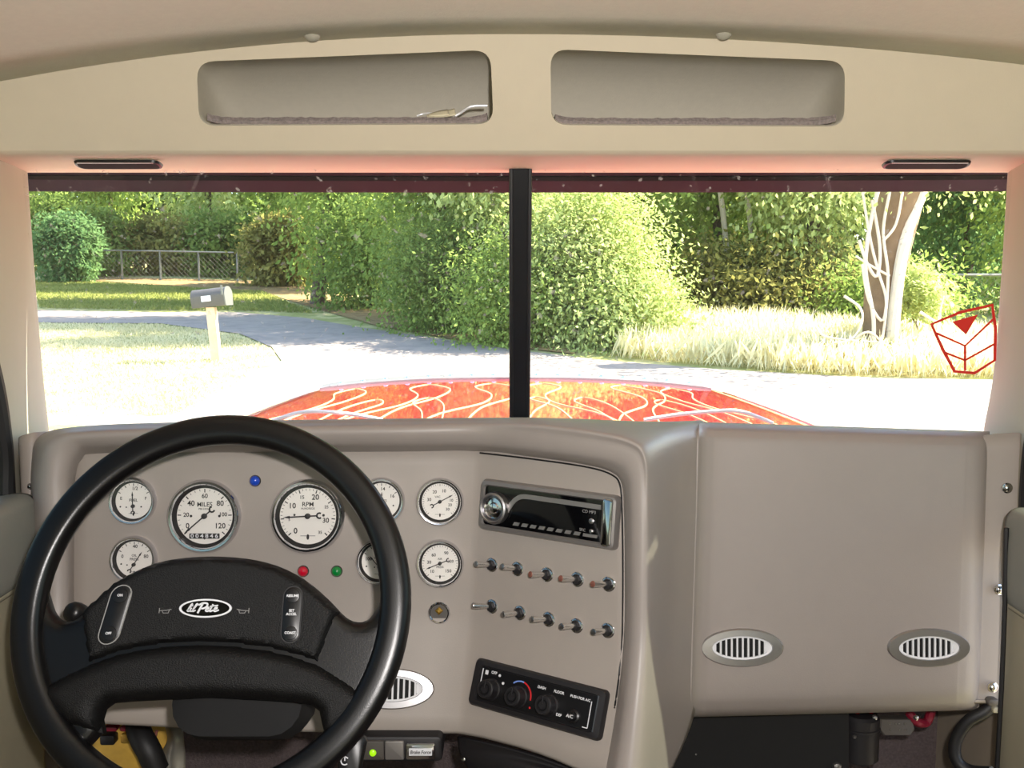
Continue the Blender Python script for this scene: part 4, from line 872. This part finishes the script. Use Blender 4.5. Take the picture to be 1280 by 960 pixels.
# ================================================================== OUTDOORS
def gz(x, Y):
    z = .06 * Y - .16
    z = np.where(np.asarray(Y) < 4.5, .11 * np.clip((np.asarray(Y) - 0) / 4.5, 0, 1) ** 2, z)
    return z + .05 * np.sin(np.asarray(x) * .4 + 1) * np.clip((np.asarray(Y) - 12) / 12, 0, 1)
def ghit(px, py):
    d = D(px, py); s = np.linspace(3, 60, 6000); p = O + d[None] * (s / d[1])[:, None]
    k = np.argmax(p[:, 2] < gz(p[:, 0], p[:, 1])); return p[k] if p[k, 2] < gz(p[k, 0], p[k, 1]) else p[-1]
xs = np.concatenate([np.linspace(-70, -20, 16), np.linspace(-18, 18, 73), np.linspace(20, 70, 16)]); ys = np.concatenate([np.linspace(-40, 3, 12), np.linspace(4, 40, 73), np.linspace(42, 100, 20)])
G = np.array([[(x, y, float(gz(x, y))) for y in ys] for x in xs])
tag(gridmesh('ground', G, 'lawn', flip=True), 'grassy ground rising towards the trees', 'ground', kind='structure')
rp = [(-60, 386), (50, 388), (200, 391), (300, 391), (380, 398), (450, 410), (560, 426), (640, 438), (760, 452), (900, 463), (1100, 474), (1500, 480)]
rb = [(215, 520), (320, 470), (352, 452), (340, 435), (300, 418), (200, 405), (50, 404), (-60, 403)]
poly = [tuple(ghit(*p)[:2]) for p in rp] + [(45, -20), (-45, -20), (-45, 8.2), (-6, 8.4)] + [tuple(ghit(*p)[:2]) for p in rb]
V, T, oo, hh = fill2d(poly, [], .8)
mb = MB(); mb.add([(x, y, float(gz(x, y)) + .015) for x, y in V], T)
tag(mb.build('road', 'asphalt', auto=0), 'grey asphalt road curving left behind the mailbox', 'road', kind='structure')
lp_ = [(390, 398), (460, 412), (560, 426), (640, 437), (760, 450), (900, 460), (1000, 400), (700, 400), (500, 385), (330, 370), (250, 362), (250, 345), (60, 345), (0, 340), (0, 338), (1300, 338), (1300, 400), (1000, 395), (720, 415), (560, 410), (440, 392)]
# leaf litter strip under the trees
poly = [tuple(ghit(*p)[:2]) for p in ((120, 352), (330, 366), (400, 388), (470, 408), (560, 424), (650, 436), (720, 444), (720, 425), (640, 405), (480, 380), (400, 360), (330, 352), (120, 347))]
V, T, oo, hh = fill2d(poly, [], .5); mb = MB(); mb.add([(x, y, float(gz(x, y)) + .02) for x, y in V], T)
tag(mb.build('leaf_litter_ground', 'leaf_litter', auto=0), 'brown leaf litter along the foot of the trees', 'leaf litter', kind='structure')
# mailbox
mb_p = ghit(272, 452); r = root('mailbox', mb_p, 'grey metal mailbox on a leaning wooden post by the road', 'mailbox')
Ym = mb_p[1]; tp = P(264, 384, Ym - .05)
q0 = np.array(mb_p) - [0, 0, .15]; L = [[tuple(np.array(c_) + np.array((a * .062, b * .062, 0))) for a, b in ((-1, -1), (1, -1), (1, 1), (-1, 1))] for c_ in (q0, tp)]
pw(MB().loft(L).build('post', 'post_wood', smooth=False), r)
bc_ = P(264, 373, Ym - .05); prof = [(-.1, -.12)] + [(.115 * -math.cos(t), .03 + .115 * math.sin(t)) for t in np.linspace(0, math.pi, 12)] + [(.1, -.12)]
ML = Matrix.Translation(Vector(bc_)) @ Matrix.Rotation(math.radians(-12), 4, 'Z') @ Matrix.Rotation(math.radians(-6), 4, 'Y')
pw(MB().loft([[(x, a, b) for a, b in prof] for x in (-.27, -.265, .25, .26)]).build('box', 'mail_grey', xf=ML), r)
pw(MB().loft([[(x, a * 1.06, b * 1.05) for a, b in prof] for x in (.262, .28)]).build('door', 'galv', xf=ML), r)
pw(MB().box((-.02, -.117, .0), (.15, .006, .08)).build('number_plate', 'white_print', xf=ML, smooth=False), r)
pw(MB().box((.25, -.13, .1), (.03, .01, .14)).build('flag', 'galv', xf=ML, smooth=False), r)
# leaves
def leaves(name, C, A, N, size, m, parent, asp=.55, kind='stuff'):
    n = len(C); A = A / np.linalg.norm(A, axis=1, keepdims=True); B = np.cross(A, N); B /= np.linalg.norm(B, axis=1, keepdims=True) + 1e-9
    s = size[:, None]; V = np.stack([C - A * s * .5, C + B * s * asp * .5 - N * s * .06, C + A * s * .5, C - B * s * asp * .5 - N * s * .06], 1).reshape(-1, 3)
    me = bpy.data.meshes.new(name); me.vertices.add(4 * n); me.vertices.foreach_set('co', V.astype(np.float32).ravel())
    me.loops.add(4 * n); me.loops.foreach_set('vertex_index', np.arange(4 * n, dtype=np.int32)); me.polygons.add(n)
    me.polygons.foreach_set('loop_start', np.arange(0, 4 * n, 4, dtype=np.int32)); me.update(calc_edges=True)
    o = link(name, me, m, None, False, kind)
    if parent: pw(o, parent)
    return o
def unit(n): v = rng.normal(size=(n, 3)); return v / np.linalg.norm(v, axis=1, keepdims=True)
def foliage(c, rad, n, size, m, parent, cl=.38, per=34, shell=2.2, name='crown'):
    rad = np.array(rad); k = max(4, n // per); u = unit(k); u = u / (np.abs(u) ** 3.5).sum(1, keepdims=True) ** (1 / 3.5); rr = rng.random(k) ** (1 / shell); cc = np.array(c) + u * rr[:, None] * rad * (1 - .10 * rng.random((k, 1)))
    idx = rng.integers(0, k, n); off = rng.normal(size=(n, 3)) * cl * np.array([1, 1, .55]); pos = cc[idx] + off
    out = u[idx]; A = unit(n) * .8 + out * .5 + np.array([0, 0, -.45]); N = unit(n) * .55 + np.array([0, 0, .75]) + out * .35
    pos[:, 2] = np.maximum(pos[:, 2], gz(pos[:, 0], pos[:, 1]) + .03)
    return leaves(name, pos, A, N / np.linalg.norm(N, axis=1, keepdims=True), size * (.6 + .8 * rng.random(n)), m, parent)
def tree(px0, px1, py0, py1, Y, n, m, label, size=.16, cat='tree', trunk=.16, group='trees along the road', nm='leafy_tree', bark='bark_dark', cl=.38, deep=.8, tx=None):
    a = P(px0, py0, Y); b = P(px1, py1, Y); c = (a + b) / 2; rx = (b[0] - a[0]) / 2; rz = (a[2] - b[2]) / 2
    gx = P(tx, 300, Y)[0] if tx else c[0]
    g = np.array([gx, Y, float(gz(gx, Y))]); r = root(nm, g, label, cat, group)
    foliage(c, (rx * .95, max(rx * deep, .6), rz), int(n * 3.2), size * .92, m, r, cl)
    if trunk:
        top_ = c + np.array([0, 0, rz * .5]); k = (top_ - g)
        pts = catmull([g - [0, 0, .1], g + k * .3 + [.1, 0, 0], g + k * .65 - [.08, 0, 0], top_], 4)
        pw(MB().tube(pts, list(np.linspace(trunk, trunk * .35, len(pts))), 9).build('trunk', bark), r)
        for i in range(4):
            s0 = pts[5 + i]; e = s0 + np.array([rng.uniform(-.6, .6) * rx, rng.uniform(-.5, .5) * rx * deep, rz * .45]); pw(MB().tube([s0, (s0 + e) / 2 + [0, 0, .1], e], [trunk * .45, trunk * .3, trunk * .1], 6).build('branch', bark), r)
    return r
# back rows
FR = 'trees behind the chain-link fence'
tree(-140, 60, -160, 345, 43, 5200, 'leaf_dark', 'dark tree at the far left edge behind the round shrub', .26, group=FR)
tree(40, 210, -160, 322, 42, 5200, 'leaf_mid', 'mid-green tree behind the fence right of the round shrub', .26, group=FR)
tree(170, 330, -180, 318, 40, 5600, 'leaf_light', 'light-green tree above the mailbox behind the fence', .25, group=FR)
tree(285, 430, -180, 360, 36, 5600, 'leaf_mid', 'leafy tree with low branches right of the mailbox', .22, group=FR)
for i, (a, b, y0, Y) in enumerate(((-120, 130, 180, 52), (90, 300, 200, 54), (260, 480, 190, 50), (440, 720, -100, 40), (680, 900, -120, 38), (860, 1120, -120, 38), (1080, 1330, -120, 38), (1250, 1500, -100, 34), (-330, -60, -100, 40))):
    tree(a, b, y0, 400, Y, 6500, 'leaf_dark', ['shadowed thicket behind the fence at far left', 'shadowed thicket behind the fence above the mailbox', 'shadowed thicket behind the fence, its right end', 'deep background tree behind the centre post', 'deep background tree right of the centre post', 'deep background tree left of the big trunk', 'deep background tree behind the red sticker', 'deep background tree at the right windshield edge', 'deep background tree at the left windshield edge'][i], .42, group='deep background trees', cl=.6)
for i, (a, b, y0, y1, Y, m) in enumerate(((70, 170, 262, 350, 36, 'leaf_dark'), (150, 250, 268, 348, 37, 'leaf_olive'), (225, 330, 262, 352, 36.5, 'leaf_dark'), (310, 400, 270, 368, 32, 'leaf_olive'), (20, 100, 240, 345, 37, 'leaf_dark'))):
    tree(a, b, y0, y1, Y, 2200, m, ['dark thicket shrub behind the left end of the fence', 'olive thicket shrub behind the middle of the fence', 'dark thicket shrub above the mailbox behind the fence', 'olive shrub at the right end of the lawn', 'dark thicket shrub behind the round evergreen'][i], .2, 'shrub', .05, 'thicket shrubs behind the fence', 'shrub', cl=.3)
tree(430, 580, -300, 330, 30, 6000, 'leaf_mid', 'tall tree standing behind the centre trees', .2, group='deep background trees'); tree(360, 470, -260, 330, 31, 5000, 'leaf_mid', 'tall tree behind the dark trunk left of centre', .2, group='deep background trees')
# centre
tree(345, 520, -260, 392, 25, 8200, 'leaf_mid', 'tall tree with a visible dark trunk left of centre', .17, tx=394, trunk=.19)
tree(440, 640, -300, 414, 21, 9500, 'leaf_mid', 'dense green tree overhanging the road at centre', .15)
tree(400, 520, 230, 398, 23.5, 2600, 'leaf_dark', 'dark low shrub at the foot of the left centre tree', .13, 'shrub', .05, 'shrubs along the road', 'shrub')
tree(485, 640, 270, 424, 18.6, 7200, 'leaf_dark', 'broad dark shrub beside the road left of the post', .09, 'shrub', .05, 'shrubs along the road', 'shrub')
tree(555, 700, -140, 300, 18, 5200, 'leaf_light', 'light-green overhanging tree behind the centre post', .13)
tree(590, 705, 300, 436, 16.6, 5200, 'leaf_mid', 'shrub at the road edge behind the centre post', .085, 'shrub', .05, 'shrubs along the road', 'shrub')
# right
tree(650, 800, 225, 436, 16.6, 11000, 'leaf_light', 'sunlit pale-green bush right of the centre post', .085, 'shrub', .06, 'shrubs along the road', 'shrub')
tree(720, 838, 335, 440, 16.0, 3800, 'leaf_light', 'low sunlit bush at the edge of the dry grass', .085, 'shrub', .04, 'shrubs along the road', 'shrub')
tree(690, 850, -200, 350, 20.5, 6200, 'leaf_mid', 'mid-green tree over the sunlit bush', .15)
tree(810, 980, -220, 375, 22.5, 7500, 'leaf_mid', 'green tree right of the sunlit bush', .16)
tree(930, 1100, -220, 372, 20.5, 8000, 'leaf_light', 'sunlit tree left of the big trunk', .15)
tree(830, 1075, 300, 412, 20.5, 4800, 'leaf_olive', 'shaded undergrowth behind the dry grass', .13, 'shrub', .05, 'shrubs along the road', 'shrub')
tree(1125, 1300, -160, 430, 25, 8200, 'leaf_blue', 'blue-green tree behind the red sticker', .17)
tree(1230, 1420, -160, 430, 22, 6500, 'leaf_mid', 'tree at the right edge of the windshield view', .16)
tree(1040, 1180, 330, 425, 18.5, 2600, 'leaf_mid', 'small shrub behind the big trunk', .11, 'shrub', .04, 'shrubs along the road', 'shrub')
tree(1118, 1165, 335, 400, 15.5, 900, 'leaf_light', 'pale sunlit leafy shoot on the big trunk side', .10, 'shrub', .02, 'shrubs along the road', 'shrub', cl=.16)
tree(42, 122, 268, 354, 32, 3600, 'leaf_blue', 'rounded dark evergreen shrub at the left of the fence', .15, 'shrub', .06, 'shrubs along the road', 'shrub', cl=.2)
tree(1005, 1100, 428, 464, 14.2, 1100, 'leaf_olive', 'low weedy growth in the brush pile left of the trunk', .08, 'shrub', 0, 'shrubs along the road', 'shrub', cl=.1, deep=.5)
tree(1085, 1185, 432, 466, 14.0, 1100, 'leaf_light', 'low weeds in front of the big trunk', .08, 'shrub', 0, 'shrubs along the road', 'shrub', cl=.1, deep=.5)
# big trunk with vines
g = ghit(1104, 452); Yt = g[1]; r = root('old_tree', g, 'big old tree trunk wrapped in pale dead vines', 'tree')
pts = [P(1104, 462, Yt), P(1103, 430, Yt), P(1102, 400, Yt), P(1106, 350, Yt), P(1114, 300, Yt), P(1124, 250, Yt), P(1136, 180, Yt), P(1150, 90, Yt)]
pw(MB().tube(catmull(pts, 4), list(np.interp(np.linspace(0, 7, 29), range(8), [.36, .29, .26, .27, .30, .33, .30, .24])), 14).build('trunk', 'bark'), r)
pw(MB().tube(catmull([P(1112, 460, Yt - .25), P(1117, 400, Yt - .3), P(1124, 340, Yt - .3), P(1134, 290, Yt - .28), P(1150, 245, Yt - .2), P(1170, 190, Yt - .1)], 5), .085, 10).build('side_stem', 'dead_wood'), r)
for pts, w in ((((1090, 455), (1092, 400), (1082, 340), (1086, 290), (1098, 235)), .03), (((1078, 330), (1086, 375), (1104, 400), (1110, 345), (1104, 290), (1112, 240)), .022), (((1074, 300), (1084, 330), (1096, 345), (1100, 310), (1090, 250)), .024), (((1100, 440), (1108, 380), (1098, 340), (1088, 300), (1078, 240)), .02), (((1070, 320), (1085, 330), (1112, 345)), .018), (((1105, 300), (1120, 280), (1128, 240)), .02)):
    pw(MB().tube(catmull([P(a, b, Yt - .38) for a, b in pts], 5), w, 7).build('vine', 'dead_wood'), r)
pw(foliage(P(1130, 150, Yt), (2.2, 2.0, 1.2), 4200, .09, 'leaf_light', None), r)
# fallen branches
BR = [([(1020, 408), (1030, 420), (1060, 425), (1105, 428)], 'pale fallen branch forking at the left of the brush pile'), ([(1055, 370), (1075, 385), (1077, 405), (1062, 425), (1040, 428)], 'curved dead branch arching beside the big trunk'),
      ([(1030, 445), (1070, 450), (1120, 458), (1180, 466)], 'long straight fallen branch in front of the big trunk'), ([(1150, 390), (1172, 402), (1176, 385), (1180, 370)], 'upright dead twig left of the red sticker'), ([(1060, 430), (1085, 415), (1110, 432), (1150, 440)], 'tangled dead branch at the trunk base'), ([(1045, 462), (1080, 448), (1095, 440)], 'short dead branch leaning on the brush pile')]
for pts, lab in BR:
    tag(MB().tube(catmull([P(a, b, Yt - .7 - .05 * i) for i, (a, b) in enumerate(pts)], 5), list(np.linspace(.022, .008, 5 * (len(pts) - 1) + 1)), 7).build('dead_branch', 'dead_wood'), lab, 'branch', 'fallen branches')
# pale stems right of the post
for pts, lab in (((900, 235), 'thin pale tree stem left of the two by the dry grass'), ((933, 235), 'thin pale tree stem, right of the pair')):
    x = pts[0]; tag(MB().tube(catmull([P(x + 14, 380, 21.5), P(x + 9, 320, 21.5), P(x + 4, 270, 21.3), P(x, 235, 21.2), P(x - 12, 120, 21)], 4), .06, 8).build('tree_stem', 'dead_wood'), lab, 'stem', 'pale stems')
# fences
def fence(p0, p1, n, h, label, rail=True):
    p0 = np.array(p0, float); p1 = np.array(p1, float); r = root('chain_link_fence', (p0 + p1) / 2, label, 'fence', 'chain-link fences'); pos = []
    for i in range(n):
        q = p0 + (p1 - p0) * i / (n - 1); q[2] = float(gz(q[0], q[1])); pos.append(q)
        pw(MB().tube([q - [0, 0, .1], q + [0, 0, h]], .035, 8).build('fence_post', 'galv'), r)
    pw(MB().tube([q + np.array([0, 0, h]) for q in pos], .028, 8).build('top_rail', 'galv'), r)
    m_ = MB(); L = np.linalg.norm((p1 - p0)[:2]); u = (p1 - p0) / L; st = .16
    def wire(a0, a1):
        A = p0 + u * a0[0]; A[2] = float(gz(A[0], A[1])) + a0[1]; B = p0 + u * a1[0]; B[2] = float(gz(B[0], B[1])) + a1[1]; m_.tube([A, B], .004, 3)
    for k in np.arange(-h, L, st):
        a = max(k, 0); b = min(k + h, L)
        if b - a > .05: wire((a, a - k), (b, b - k)); wire((a, h - (a - k)), (b, h - (b - k)))
    pw(m_.build('wire_mesh', 'galv', smooth=False, kind='stuff'), r)
a = ghit(105, 348); fence((P(105, 348, 33.5)[0], 33.5, 0), (P(345, 352, 33.5)[0], 33.5, 0), 6, .98, 'chain-link fence behind the lawn left of the mailbox')
fence((P(1140, 350, 19.8)[0], 19.8, 0), (P(1300, 350, 19.8)[0], 19.8, 0), 2, 1.0 + .0, 'chain-link fence behind the red sticker')
# grass
def blades(name, polypx, n, hgt, m, label, lean=.35, wd=.10):
    pts = np.array([ghit(*p)[:2] for p in polypx]); lo, hi = pts.min(0), pts.max(0); q = lo + rng.random((n * 4, 2)) * (hi - lo); q = q[inpoly(q[:, 0], q[:, 1], pts)][:n]; n = len(q)
    h = hgt * (.45 + .9 * rng.random(n)); C = np.stack([q[:, 0], q[:, 1], gz(q[:, 0], q[:, 1]) + h * .45], 1); A = rng.normal(size=(n, 3)) * lean; A[:, 2] = 1
    N = unit(n); N[:, 2] *= .3; B = np.cross(A, N); N = np.cross(B, A); N /= np.linalg.norm(N, axis=1, keepdims=True)
    return tag(leaves(name, C, A, N, h, m, None, asp=wd), label, 'grass', kind='stuff')
blades('dry_tall_grass', [(770, 448), (900, 460), (1030, 470), (1180, 474), (1290, 474), (1290, 440), (1180, 430), (1080, 425), (1000, 412), (860, 410), (790, 425)], 12000, .42, 'grass_dry', 'tall dry sunlit grass along the right road edge', .4, .09)
blades('lawn_grass', [(40, 352), (330, 366), (390, 392), (300, 389), (50, 386)], 26000, .09, 'grass_green', 'dappled green lawn grass beyond the road', .5, .3)
blades('verge_grass', [(40, 405), (200, 406), (300, 420), (345, 440), (320, 465), (230, 520), (40, 520)], 26000, .05, 'grass_verge_sunlit', 'verge grass around the mailbox, sun glare in its pale colour', .5, .3)
